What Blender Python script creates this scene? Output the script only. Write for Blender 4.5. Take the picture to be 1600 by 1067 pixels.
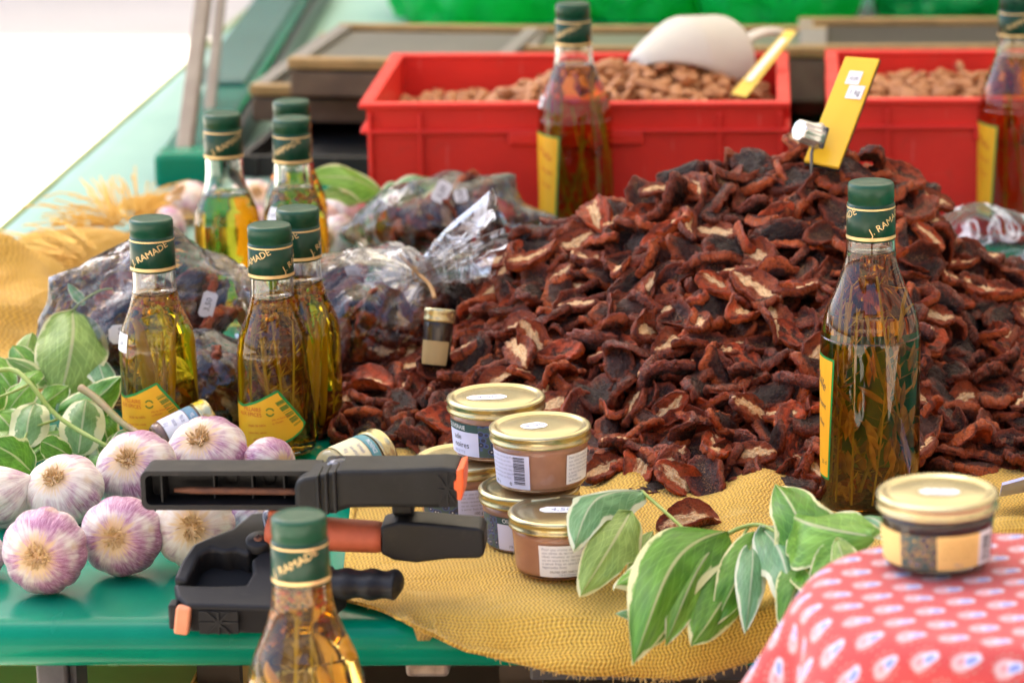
import bpy, bmesh, math, random
import numpy as np
from mathutils import Vector, Matrix, Quaternion, noise

SC = bpy.context.scene
for _o in list(bpy.data.objects):
    bpy.data.objects.remove(_o)
COL = SC.collection
R = math.radians
PI = math.pi

# ------------------------------------------------------------------ camera
TABLE = 0.80                      # table top above the pavement
EYE = 0.705                       # camera above the table top
PITCH = R(14.6)
FPX, CX, CY = 5100.0, 1300.0, 533.5   # focal length / optical axis in photo pixels
cam_data = bpy.data.cameras.new('camera')
cam = bpy.data.objects.new('camera', cam_data)
COL.objects.link(cam)
SC.camera = cam
cam.location = (0, 0, TABLE + EYE)
cam.rotation_euler = (PI / 2 - PITCH, 0, 0)
cam_data.sensor_width = 36
cam_data.lens = FPX / 1600 * 36
cam_data.shift_x = (800 - CX) / 1600
cam_data.clip_start, cam_data.clip_end = 0.05, 500
cam_data.dof.use_dof = True
cam_data.dof.focus_distance = 2.30
cam_data.dof.aperture_fstop = 7.8

# ------------------------------------------------------------------ light
SUN_EL, SUN_X, SUN_Y = R(56), -0.45, 0.89
sdir = Vector((SUN_X, SUN_Y, 0)).normalized() * math.cos(SUN_EL) + Vector((0, 0, math.sin(SUN_EL)))
world = bpy.data.worlds.new('World')
SC.world = world
world.use_nodes = True
wn = world.node_tree.nodes
sky = wn.new('ShaderNodeTexSky')
sky.sky_type = 'NISHITA'
sky.sun_disc = False
sky.sun_elevation = SUN_EL
sky.sun_rotation = math.atan2(sdir.x, sdir.y)
sky.dust_density = 4.0
sky.air_density = 0.75
sky.ozone_density = 0.4
world.node_tree.links.new(sky.outputs[0], wn['Background'].inputs[0])
wn['Background'].inputs[1].default_value = 0.13
sun_data = bpy.data.lights.new('sun', 'SUN')
sun_data.energy = 4.0
sun_data.angle = R(0.5)
sun_data.color = (1.0, 0.93, 0.82)
sun = bpy.data.objects.new('sun', sun_data)
COL.objects.link(sun)
sun.rotation_mode = 'QUATERNION'
sun.rotation_quaternion = sdir.to_track_quat('Z', 'Y')
SC.view_settings.view_transform = 'Standard'
SC.view_settings.look = 'None'
SC.view_settings.exposure = 2.6
SC.view_settings.gamma = 1
SC.view_settings.use_curve_mapping = False
cy = SC.cycles
cy.max_bounces = 14
cy.transmission_bounces = 12
cy.transparent_max_bounces = 24
cy.diffuse_bounces = 4
cy.glossy_bounces = 5
cy.blur_glossy = 0.6
cy.sample_clamp_indirect = 6.0
cy.use_denoising = True
try:
    cy.denoiser = 'OPENIMAGEDENOISE'
except Exception:
    pass

# ------------------------------------------------------------------ placing helpers
SP, CP = math.sin(PITCH), math.cos(PITCH)
CAM = Vector(cam.location)
def ray(px, py):
    u, v = (px - CX) / FPX, (py - CY) / FPX
    return Vector((u, CP - v * SP, -SP - v * CP))
def at(px, py, h=0.0):            # point at height h above the table top
    d = ray(px, py)
    return CAM + d * ((TABLE + h - CAM.z) / d.z)
def atd(px, py, dep):             # point at a camera depth
    return CAM + ray(px, py) * dep
def aty(px, py, Y):               # point on the vertical plane y = Y
    d = ray(px, py)
    return CAM + d * (Y / d.y)
def pixel(p):
    q = Vector(p) - CAM; d = q.y * CP - q.z * SP
    return CX + FPX * q.x / d, CY - FPX * (q.y * SP + q.z * CP) / d
def beside(p, anchors, near=1.0):
    x, y = pixel(p)
    nm, ax, ay = min(((n, a, b) for n, (a, b) in anchors.items()), key=lambda k: math.hypot(x - k[1], y - k[2]))
    dx, dy = (x - ax), (y - ay); r = math.hypot(dx, dy) / near
    w = 'just ' if r < 55 else 'close ' if r < 95 else '' if r < 140 else 'some way ' if r < 200 else 'well '
    k = int(round(math.degrees(math.atan2(-dy, dx)) / 45)) % 8
    return w + ('right of', 'above right of', 'above', 'above left of', 'left of', 'below left of', 'below', 'below right of')[k] + ' ' + nm
def lerp(a, b, t):
    return a + (b - a) * t
def interp(x, pts):
    if x <= pts[0][0]: return pts[0][1]
    for (x0, y0), (x1, y1) in zip(pts, pts[1:]):
        if x <= x1:
            return y0 + (y1 - y0) * (x - x0) / (x1 - x0)
    return pts[-1][1]
def spline(pts, n=8):             # Catmull-Rom through points (tuples of any length)
    P = [np.array(p, float) for p in pts]
    P = [2 * P[0] - P[1]] + P + [2 * P[-1] - P[-2]]
    out = []
    for i in range(1, len(P) - 2):
        for k in range(n):
            t = k / n
            a, b, c, d = P[i - 1], P[i], P[i + 1], P[i + 2]
            out.append(0.5 * (2 * b + (c - a) * t + (2 * a - 5 * b + 4 * c - d) * t * t + (3 * b - a - 3 * c + d) * t ** 3))
    out.append(P[-2])
    return out

# ------------------------------------------------------------------ material helpers
class NT:
    def __init__(s, name):
        s.m = bpy.data.materials.new(name)
        s.m.use_nodes = True
        s.t = s.m.node_tree
        s.n = s.t.nodes
        s.out = s.n['Material Output']
        s.p = s.n['Principled BSDF']
    def new(s, typ, **kw):
        n = s.n.new('ShaderNode' + typ)
        for k, v in kw.items(): setattr(n, k, v)
        return n
    def set(s, sock, val):
        if isinstance(val, bpy.types.NodeSocket): s.t.links.new(val, sock)
        elif isinstance(val, (tuple, list)):
            sock.default_value = tuple(val) + ((1.0,) if len(val) == 3 and len(sock.default_value) == 4 else ())
        else: sock.default_value = val
    def P(s, **kw):
        for k, v in kw.items(): s.set(s.p.inputs[k.replace('_', ' ')], v)
    def coord(s, kind='Object', scale=(1, 1, 1), rot=(0, 0, 0), loc=(0, 0, 0)):
        c = s.new('TexCoord'); mp = s.new('Mapping')
        s.t.links.new(c.outputs[kind], mp.inputs[0])
        mp.inputs['Scale'].default_value = scale; mp.inputs['Rotation'].default_value = rot; mp.inputs['Location'].default_value = loc
        return mp.outputs[0]
    def noise(s, vec, scale, detail=3, rough=.5, dist=0, color=False):
        n = s.new('TexNoise')
        s.set(n.inputs['Vector'], vec); n.inputs['Scale'].default_value = scale; n.inputs['Detail'].default_value = detail
        n.inputs['Roughness'].default_value = rough; n.inputs['Distortion'].default_value = dist
        return n.outputs[1 if color else 0]
    def math(s, op, a, b=0.0, c=None, clamp=False):
        n = s.new('Math', operation=op, use_clamp=clamp)
        s.set(n.inputs[0], a); s.set(n.inputs[1], b)
        if c is not None: s.set(n.inputs[2], c)
        return n.outputs[0]
    def step(s, x, a, b):             # smooth step from a to b
        n = s.new('MapRange', interpolation_type='SMOOTHSTEP')
        s.set(n.inputs[0], x); n.inputs[1].default_value = a; n.inputs[2].default_value = b
        return n.outputs[0]
    def mix(s, f, a, b):
        n = s.new('Mix', data_type='RGBA')
        s.set(n.inputs[0], f); s.set(n.inputs[6], a); s.set(n.inputs[7], b)
        return n.outputs[2]
    def ramp(s, f, stops):
        n = s.new('ValToRGB')
        s.set(n.inputs[0], f)
        e = n.color_ramp.elements
        while len(e) < len(stops): e.new(0.5)
        for el, (p, c) in zip(e, stops):
            el.position = p; el.color = tuple(c) + (1.0,)
        return n.outputs[0]
    def bump(s, h, strength=.3, dist=.001, normal=None):
        n = s.new('Bump')
        n.inputs['Strength'].default_value = strength; n.inputs['Distance'].default_value = dist
        s.set(n.inputs['Height'], h)
        if normal is not None: s.set(n.inputs['Normal'], normal)
        return n.outputs[0]
    def sep(s, vec):
        n = s.new('SeparateXYZ'); s.set(n.inputs[0], vec); return n.outputs
    def rnd(s):
        a = s.new('ObjectInfo').outputs['Random']
        b = s.new('Attribute', attribute_name='rnd').outputs['Fac']
        return s.math('FRACT', s.math('ADD', a, b))

def mat(name, col, rough=.5, metal=0.0, col2=None, scale=40, bump=None, spec=.32, coat=0.0, rough2=None, sheen=0.0, kind='Object', detail=4):
    t = NT(name)
    t.P(Base_Color=col, Roughness=rough, Metallic=metal)
    t.p.inputs['Specular IOR Level'].default_value = spec
    if coat: t.p.inputs['Coat Weight'].default_value = coat; t.p.inputs['Coat Roughness'].default_value = .08
    if sheen: t.p.inputs['Sheen Weight'].default_value = sheen
    if col2 is not None or bump or rough2 is not None:
        v = t.coord(kind)
        f = t.step(t.noise(v, scale, detail), .3, .7)
        if col2 is not None: t.P(Base_Color=t.mix(f, col, col2))
        if rough2 is not None:
            t.P(Roughness=t.math('ADD', t.math('MULTIPLY', f, rough2 - rough), rough))
        if bump: t.P(Normal=t.bump(t.noise(v, bump[0], 4), bump[1], bump[2] if len(bump) > 2 else .001))
    return t.m

def glass_mat(name, col=(1, 1, 1), ior=1.5, rough=0.0):
    t = NT(name)
    g = t.new('BsdfGlass')
    g.inputs['Color'].default_value = tuple(col) + (1,)
    g.inputs['IOR'].default_value = ior
    g.inputs['Roughness'].default_value = rough
    t.t.links.new(g.outputs[0], t.out.inputs[0])
    return t.m

# ------------------------------------------------------------------ mesh helpers
def mesh_from(name, V, F, mats, uv=None, mi=None, smooth=True, rnd=None):
    me = bpy.data.meshes.new(name)
    me.from_pydata([tuple(v) for v in V], [], [tuple(f) for f in F])
    for m in (mats if isinstance(mats, (list, tuple)) else [mats]): me.materials.append(m)
    if mi is not None: me.polygons.foreach_set('material_index', mi)
    if smooth: me.polygons.foreach_set('use_smooth', [True] * len(me.polygons))
    if uv is not None:
        L = me.uv_layers.new(name='UVMap')
        idx = np.empty(len(me.loops), int); me.loops.foreach_get('vertex_index', idx)
        L.data.foreach_set('uv', np.asarray(uv, float)[idx].ravel())
    if rnd is not None:
        a = me.attributes.new('rnd', 'FLOAT', 'POINT'); a.data.foreach_set('value', np.asarray(rnd, float))
    me.update()
    return me
def link(name, me, parent=None, M=None):
    o = bpy.data.objects.new(name, me)
    COL.objects.link(o)
    if parent is not None: o.parent = parent
    if M is not None: o.matrix_local = M
    return o
def thing(name, label, cat, loc=(0, 0, 0), group=None, rz=0.0, M=None):
    o = bpy.data.objects.new(name, None); COL.objects.link(o)
    o.empty_display_size = .02
    if M is not None: o.matrix_world = M
    else:
        o.location = loc; o.rotation_euler = (0, 0, rz)
    return tag(o, label, cat, group)
def tag(o, label, cat, group=None, kind=None):
    if label: o['label'] = label
    if cat: o['category'] = cat
    if group: o['group'] = group
    if kind: o['kind'] = kind
    return o

class MB:
    def __init__(s): s.V, s.F, s.U, s.mi = [], [], [], []
    def add(s, V, F, U=None, mi=0, M=None):
        o = len(s.V)
        for k, v in enumerate(V):
            v = Vector(v)
            s.V.append(M @ v if M is not None else v)
            s.U.append(U[k] if U is not None else (0, 0))
        for f in F:
            s.F.append([i + o for i in f]); s.mi.append(mi)
        return s
    def box(s, c, size, M=None, mi=0):
        x, y, z = size[0] / 2, size[1] / 2, size[2] / 2
        V = [(c[0] + a * x, c[1] + b * y, c[2] + d * z) for a in (-1, 1) for b in (-1, 1) for d in (-1, 1)]
        return s.add(V, [(0, 1, 3, 2), (4, 6, 7, 5), (0, 4, 5, 1), (2, 3, 7, 6), (0, 2, 6, 4), (1, 5, 7, 3)], mi=mi, M=M)
    def lathe(s, prof, n=40, M=None, mi=0, a0=0.0, a1=2 * PI, uscale=1):
        full = abs(a1 - a0 - 2 * PI) < 1e-6
        V, F, U = [], [], []
        m = n if full else n + 1
        for j, (r, z) in enumerate(prof):
            for i in range(m):
                a = a0 + (a1 - a0) * i / n
                V.append((r * math.cos(a), r * math.sin(a), z)); U.append((i / n, j / (len(prof) - 1)))
        for j in range(len(prof) - 1):
            for i in range(n):
                k = (i + 1) % m
                F.append((j * m + i, j * m + k, (j + 1) * m + k, (j + 1) * m + i))
        return s.add(V, F, U, mi, M)
    def tube(s, pts, rad, n=8, caps=True, mi=0, flat=1.0, M=None):
        pts = [Vector(p) for p in pts]
        if not isinstance(rad, (list, tuple)): rad = [rad] * len(pts)
        V, F, U = [], [], []
        t0 = (pts[1] - pts[0]).normalized()
        up = Vector((0, 0, 1)) if abs(t0.z) < .9 else Vector((0, 1, 0))
        x = t0.cross(up).normalized()
        for k, p in enumerate(pts):
            t = (pts[min(k + 1, len(pts) - 1)] - pts[max(k - 1, 0)]).normalized()
            x = (x - t * x.dot(t)).normalized(); y = t.cross(x)
            for i in range(n):
                a = 2 * PI * i / n
                V.append(p + (x * math.cos(a) + y * math.sin(a) * flat) * rad[k]); U.append((i / n, k / (len(pts) - 1)))
        for k in range(len(pts) - 1):
            for i in range(n):
                j = (i + 1) % n
                F.append((k * n + i, k * n + j, (k + 1) * n + j, (k + 1) * n + i))
        if caps:
            F.append(tuple(range(n))[::-1]); F.append(tuple((len(pts) - 1) * n + i for i in range(n)))
        return s.add(V, F, U, mi, M)
    def prism(s, pts, vec, mi=0, M=None):       # planar polygon (3d points) swept along vec
        pts = [Vector(p) for p in pts]; vec = Vector(vec); n = len(pts)
        V = pts + [p + vec for p in pts]
        F = [tuple(range(n)), tuple(range(2 * n - 1, n - 1, -1))]
        F += [(i, n + i, n + (i + 1) % n, (i + 1) % n) for i in range(n)]
        F = [f[::-1] for f in F]
        return s.add(V, F, mi=mi, M=M)
    def grid(s, fn, nu, nv, mi=0, M=None, uvf=None):   # fn(u,v) u,v in 0..1
        V, U, F = [], [], []
        for j in range(nv + 1):
            for i in range(nu + 1):
                u, v = i / nu, j / nv
                V.append(fn(u, v)); U.append(uvf(u, v) if uvf else (u, v))
        for j in range(nv):
            for i in range(nu):
                a = j * (nu + 1) + i
                F.append((a, a + 1, a + nu + 2, a + nu + 1))
        return s.add(V, F, U, mi, M)
    def mesh(s, name, mats, smooth=True, uv=True):
        return mesh_from(name, s.V, s.F, mats, s.U if uv else None, s.mi, smooth)
    def build(s, name, mats, parent=None, smooth=True, bevel=0, seg=2, sub=0, recalc=False, solid=0, M=None):
        me = s.mesh(name, mats, smooth)
        if recalc:
            b = bmesh.new(); b.from_mesh(me); bmesh.ops.recalc_face_normals(b, faces=b.faces); b.to_mesh(me); b.free()
        o = link(name, me, parent, M)
        if solid:
            d = o.modifiers.new('s', 'SOLIDIFY'); d.thickness = solid; d.offset = 0
        if bevel:
            d = o.modifiers.new('b', 'BEVEL'); d.width = bevel; d.segments = seg; d.limit_method = 'ANGLE'; d.angle_limit = R(35)
            d.harden_normals = False
            me.polygons.foreach_set('use_smooth', [False] * len(me.polygons)) if not smooth else None
            if smooth and hasattr(me, 'set_sharp_from_angle'): me.set_sharp_from_angle(angle=R(40))
        if sub:
            d = o.modifiers.new('u', 'SUBSURF'); d.levels = sub; d.render_levels = sub
        return o

_txt = {}
def text_geo(s, size):
    key = s
    if key not in _txt:
        cu = bpy.data.curves.new('lettering', 'FONT'); cu.body = s; cu.size = 1.0; cu.resolution_u = 2
        ob = bpy.data.objects.new('lettering', cu); COL.objects.link(ob)
        dg = bpy.context.evaluated_depsgraph_get(); dg.update()
        ev = ob.evaluated_get(dg); me = ev.to_mesh()
        V = [tuple(v.co) for v in me.vertices]; F = [tuple(p.vertices) for p in me.polygons]
        ev.to_mesh_clear(); bpy.data.objects.remove(ob); bpy.data.curves.remove(cu)
        _txt[key] = (V, F)
    V, F = _txt[key]
    return [(x * size, y * size) for x, y, z in V], F
def wrap_text(mb, s, size, rfun, a0, z0, slope=0.0, off=.0004, align='L', mi=0):
    """flat lettering laid round a surface of revolution: starts at angle a0, height z0; slope = baseline tilt."""
    V, F = text_geo(s, size)
    if not V: return
    w = max(v[0] for v in V)
    sh = {'L': 0, 'C': -w / 2, 'R': -w}[align]
    c, sn = math.cos(slope), math.sin(slope)
    out = []
    for x, y in V:
        x += sh
        xx, yy = x * c - y * sn, x * sn + y * c
        z = z0 + yy; r = rfun(z) + off
        a = a0 + xx / rfun(z0)
        out.append((r * math.sin(a), -r * math.cos(a), z))
    mb.add(out, F, mi=mi)
def wrap_band(mb, rfun, a0, a1, zlo, zhi, off, n=24, nz=6, mi=0):
    """patch round a surface of revolution; zlo, zhi functions of the angle. Angle 0 faces -y, positive to the right."""
    def fn(u, v):
        a = a0 + (a1 - a0) * u
        lo, hi = zlo(a), zhi(a)
        z = lo + (hi - lo) * v
        r = rfun(z) + off
        return (r * math.sin(a), -r * math.cos(a), z)
    mb.grid(fn, n, nz, mi=mi)
def join_stuff(name, items, mats, seed=1):
    """items: (mesh V array, F list, uv, mi, matrix) joined into one mesh"""
    Vs, Fs, Us, Ms, Rn = [], [], [], [], []
    o = 0; rg = random.Random(seed)
    for V, F, U, mi, M in items:
        A = np.asarray(V, float); m = np.array(M)
        A = A @ m[:3, :3].T + m[:3, 3]
        Vs.append(A); Us.append(np.asarray(U, float)); Ms += mi
        Fs += [tuple(i + o for i in f) for f in F]
        Rn += [rg.random()] * len(A); o += len(A)
    V = np.concatenate(Vs); U = np.concatenate(Us)
    return mesh_from(name, V.tolist(), Fs, mats, U, Ms, True, Rn)
def frame(p, n, spin=0.0, s=1.0):
    n = Vector(n).normalized()
    q = n.to_track_quat('Z', 'Y') @ Quaternion((0, 0, 1), spin)
    return Matrix.LocRotScale(Vector(p), q, Vector((s, s, s)))
def fbm(p, sc=1.0, o=3):
    return noise.fractal(Vector(p) * sc, 1.0, 2.0, o)
# ------------------------------------------------------------------ setting
def pave_mat():
    t = NT('pale_stone_paving')
    v = t.coord('Object')
    c = t.mix(t.step(t.noise(v, .8, 5), .35, .7), (.42, .385, .33), (.48, .44, .38))
    c = t.mix(t.step(t.noise(v, 30, 4), .55, .8), c, (.34, .31, .27))
    t.P(Base_Color=c, Roughness=.8, Normal=t.bump(t.noise(v, 60, 4), .3, .004))
    return t.m
g = MB(); g.add([(-150, -150, 0), (150, -150, 0), (150, 150, 0), (-150, 150, 0)], [(0, 1, 2, 3)])
g.build('pavement', pave_mat())['kind'] = 'structure'

# stone house across the square: its shade lies on the paving at the back
def house():
    h = thing('stone_house', 'pale stone house across the square behind the stall', 'house', (-2.0, 13.7, 0))
    wm = mat('house_plaster', (.42, .36, .28), .9, col2=(.36, .30, .23), scale=3, bump=(30, .3, .01))
    sm = mat('house_shutter', (.10, .16, .17), .6)
    gm = mat('house_glass', (.03, .035, .04), .05)
    rm = mat('house_tiles', (.30, .13, .07), .8, col2=(.22, .10, .06), scale=6)
    b = MB(); b.box((0, 2.5, 3.4), (16, 5, 6.8)); b.build('wall', wm, h, smooth=False)
    r = MB(); r.prism([(-8.3, -.45, 6.8), (-8.3, 5.4, 6.8), (-8.3, 2.5, 8.0)], (16.6, 0, 0)); ro = r.build('roof', rm, h, smooth=False, recalc=True)
    c = MB(); c.box((-3.6, 2.0, 7.9), (.9, .6, 1.6)); c.build('chimney', wm, ro, smooth=False)
    for i in range(5):
        for fl in (1.6, 4.4):
            x = -6.4 + i * 3.2
            w = MB(); w.box((x, -.02, fl), (1.1, .08, 1.6)); wo = w.build('window', gm, h, smooth=False)
            for s in (-1, 1):
                q = MB(); q.box((x + s * .83, -.06, fl), (.52, .06, 1.66)); q.build('shutter', sm, wo, smooth=False)
house()

# canvas awning over the stall (above the frame): the shade the goods stand in
def awning():
    t = NT('cream_canvas')
    d = t.new('BsdfDiffuse'); tr = t.new('BsdfTranslucent'); mx = t.new('MixShader')
    d.inputs[0].default_value = (.72, .68, .58, 1); tr.inputs[0].default_value = (.74, .69, .58, 1)
    mx.inputs[0].default_value = .18
    t.t.links.new(d.outputs[0], mx.inputs[1]); t.t.links.new(tr.outputs[0], mx.inputs[2]); t.t.links.new(mx.outputs[0], t.out.inputs[0])
    H = 2.65
    off = Vector((sdir.x, sdir.y, 0)) / sdir.z * (H - TABLE)
    a = thing('market_awning', 'cream canvas awning stretched on poles over the market stall', 'awning', (off.x, off.y, 0), rz=0.0)
    x0, x1, y0, y1 = -.835, 2.0, 1.42, 5.6
    m = MB()
    m.grid(lambda u, v: (lerp(x0, x1, u), lerp(y0, y1, v), H - .05 * math.sin(PI * u) * math.sin(PI * v)), 12, 12)
    m.build('canopy', t.m, a)
    pm = mat('awning_pole_steel', (.5, .5, .5), .35, 1)
    for x, y in ((x0 + .05, y0 + .05), (x1 - .05, y0 + .05), (x1 - .05, y1 - .05)):
        p = MB(); p.tube([(x, y, .002), (x, y, H)], .02, 10); p.build('pole', pm, a)
awning()

# unseen houses added behind the camera to close off the low sky light
def added_lane_houses():
    for k, (x, w, h, col) in enumerate(((-9.5, 9, 8.5, (.48, .36, .22)), (0, 9.6, 7.0, (.42, .34, .26)), (9.6, 9, 8.2, (.50, .40, .28)))):
        t = thing('added_house', ('ochre', 'brown grey', 'sand coloured')[k] + ' plastered house added unseen behind the camera to block low sky', 'house', (x, -10.5, 0))
        wm = mat('lane_plaster', col, .9, col2=tuple(c * .8 for c in col), scale=2)
        b = MB(); b.box((0, -3, h / 2 + .001), (w, 6, h)); b.build('wall', wm, t, smooth=False)
        r = MB(); r.prism([(-w / 2 - .2, .5, h), (-w / 2 - .2, -6.4, h), (-w / 2 - .2, -3, h + 1.6)], (w + .4, 0, 0)); r.build('roof', mat('lane_tiles', (.26, .11, .06), .8), t, smooth=False, recalc=True)
        gm = mat('lane_window', (.03, .03, .04), .08); sm = mat('lane_shutter', (.09, .12, .15), .6)
        for i in range(3):
            for fl in (1.5, 4.6):
                wx = -w / 3 + i * w / 3
                m = MB(); m.box((wx, .01, fl), (1.2, .06, 1.9)); wo = m.build('window', gm, t, smooth=False)
                for s in (-1, 1):
                    m = MB(); m.box((wx + s * .93, .04, fl), (.58, .06, 1.95)); m.build('shutter', sm, wo, smooth=False)
added_lane_houses()
def added_side_house():  # added out of view at the right, so light comes from the left front
    t = thing('added_house', 'tall grey brown house added unseen at the right to shape the light', 'house', (5.2, 3.0, 0))
    wm = mat('side_plaster', (.26, .22, .18), .9, col2=(.20, .17, .14), scale=2)
    b = MB(); b.box((3, 0, 4.2), (6, 20, 8.4)); b.build('wall', wm, t, smooth=False)
    r = MB(); r.prism([(-.5, -10.2, 8.4), (6.4, -10.2, 8.4), (3, -10.2, 10)], (0, 20.4, 0)); r.build('roof', mat('side_tiles', (.26, .11, .06), .8), t, smooth=False, recalc=True)
    gm = mat('side_window', (.03, .03, .04), .08)
    for y in (-7, -3.5, 0, 3.5, 7):
        for z in (1.6, 4.8):
            m = MB(); m.box((-.01, y, z), (.06, 1.1, 1.9)); m.build('window', gm, t, smooth=False)
added_side_house()

# ------------------------------------------------------------------ the table
def green_paint():
    t = NT('green_enamel')
    v = t.coord('Object')
    c = t.mix(t.step(t.noise(v, 9, 5), .4, .75), (.0, .165, .095), (.0, .20, .118))
    chip = t.step(t.noise(v, 55, 5, .6), .74, .77)
    y = t.sep(t.coord('Object'))
    edge = t.step(y[2], -.012, -.021)
    f = t.math('MULTIPLY', chip, edge)
    c = t.mix(f, c, (.02, .025, .02))
    sm = t.step(t.noise(t.coord('Object', (30, 6, 6)), 1.5, 4), .5, .8)
    scr = t.step(t.noise(t.coord('Object', (12, 150, 60), rot=(0, 0, .5)), 1.6, 5, .6), .68, .73)
    c = t.mix(t.math('MULTIPLY', scr, .22), c, (.12, .34, .25))
    spk = t.step(t.noise(v, 260, 2), .80, .84)
    c = t.mix(t.math('MULTIPLY', spk, .6), c, (.35, .40, .34))
    t.P(Base_Color=c, Roughness=t.math('ADD', .2, t.math('MULTIPLY', sm, .16)))
    t.p.inputs['Specular IOR Level'].default_value = .16
    t.P(Normal=t.bump(t.noise(v, 18, 3), .06, .002))
    return t.m
GREEN = green_paint()
GREEN_DARK = mat('dark_green_enamel', (.008, .10, .075), .25, col2=(.012, .13, .095), scale=14)
STEEL = mat('worn_steel', (.42, .38, .34), .38, .9, col2=(.30, .27, .24), scale=60, rough2=.6)
def table():
    X0, X1, Y0, Y1, rr = -.815, 1.35, 1.985, 4.85, .0165
    t = thing('market_table', 'long green painted metal market table with rounded front edge', 'table', (0, Y0, TABLE))
    prof = [(Y1 - Y0, -.034), (Y1 - Y0, 0), (rr, 0)]
    m = MB()
    P = [(Y1 - Y0, -.03), (Y1 - Y0, 0), (1.0, 0)]
    for k in range(13):
        a = PI / 2 + PI * k / 12
        P.append((rr + math.cos(a) * rr, -rr + math.sin(a) * rr))
    P += [(rr + .01, -2 * rr), (rr + .01, -2 * rr + .004), (Y1 - Y0 - .02, -.03)]
    def rail(u, v):
        return None
    V, F = [], []
    xs = [X0, X0 + .3, -.2, .3, X1]
    n = len(P)
    for x in xs: V += [(x, y, z) for y, z in P]
    for i in range(len(xs) - 1):
        for k in range(n):
            j = (k + 1) % n
            F.append((i * n + k, i * n + j, (i + 1) * n + j, (i + 1) * n + k))
    F.append(tuple(range(n))); F.append(tuple((len(xs) - 1) * n + k for k in range(n))[::-1])
    m.add(V, F)
    m.build('tabletop', GREEN, t, recalc=True).data.set_sharp_from_angle(angle=R(50))
    e = MB(); e.box((X0 - .004, (Y1 - Y0) / 2, -.012), (.009, Y1 - Y0, .03)); e.build('side_trim', mat('olive_trim', (.16, .22, .06), .4), t, bevel=.003)
    lm = mat('leg_gunmetal', (.085, .08, .085), .45, .5, col2=(.05, .05, .055), scale=50)
    pa = aty(87, 1040, Y0 + .035)
    for x, y in ((pa.x, .035), (pa.x, 2.6), (1.2, .035), (1.2, 2.6)):
        l = MB(); l.box((x, y, -.033 - .38), (.020, .025, .765)); lo = l.build('leg', lm, t, smooth=False, bevel=.002)
        l = MB(); l.box((x + .0125, y + .01, -.033 - .38), (.004, .03, .76)); l.build('leg_flange', lm, lo, smooth=False)
    a = aty(632, 1036, Y0 + .02); b = aty(706, 1036, Y0 + .02)
    br = MB(); br.box(((a.x + b.x) / 2, .028, a.z - TABLE), (b.x - a.x - .003, .03, .0145)); br.build('bracket', mat('bracket_steel', (.36, .30, .26), .42, .85, col2=(.22, .17, .14), scale=90, rough2=.6), t, smooth=False, bevel=.003, seg=3)
    rl = MB(); rl.box((.55, .06, -.046), (1.5, .02, .022)); rl.build('under_rail', lm, t, smooth=False, bevel=.002)
table()

# things under the table
def under_table():
    ok = mat('ochre_card', (.50, .30, .06), .85, col2=(.42, .24, .05), scale=14, bump=(120, .2, .001))
    a = aty(-60, 1020, 2.12); b = aty(282, 1020, 2.12)
    o = thing('storage_carton', 'ochre cardboard carton standing under the left end of the table', 'carton', ((a.x + b.x) / 2, 2.27, 0))
    w = b.x - a.x
    m = MB(); m.box((0, 0, .345), (w, .30, .69)); m.build('carton_body', ok, o, smooth=False, bevel=.004)
    m = MB(); m.box((0, -.075, .694), (w - .004, .146, .004)); m.build('flap', ok, o, smooth=False)
    m = MB(); m.box((0, .075, .694), (w - .004, .146, .004)); m.build('flap', ok, o, smooth=False)
    wd = mat('dark_slat_wood', (.075, .05, .032), .8, col2=(.045, .03, .02), scale=8, bump=(60, .3, .002), kind='Object')
    a = aty(288, 1040, 2.16); b = aty(1330, 1040, 2.16)
    o = thing('slatted_crate', 'dark brown slatted wooden crate stored under the table', 'crate', ((a.x + b.x) / 2, 2.32, 0))
    w = b.x - a.x
    for k in range(9):
        z = .04 + k * .088
        for y in (-.15, .15):
            m = MB(); m.box((0, y, z), (w, .014, .058)); m.build('slat', wd, o, smooth=False, bevel=.002)
    for x in (-w / 2 + .02, 0, w / 2 - .02):
        for y in (-.136, .136):
            m = MB(); m.box((x, y, .385), (.03, .013, .77)); m.build('post', wd, o, smooth=False)
    m = MB(); m.box((0, 0, .012), (w - .02, .25, .012)); m.build('bottom_board', wd, o, smooth=False)
under_table()

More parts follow.
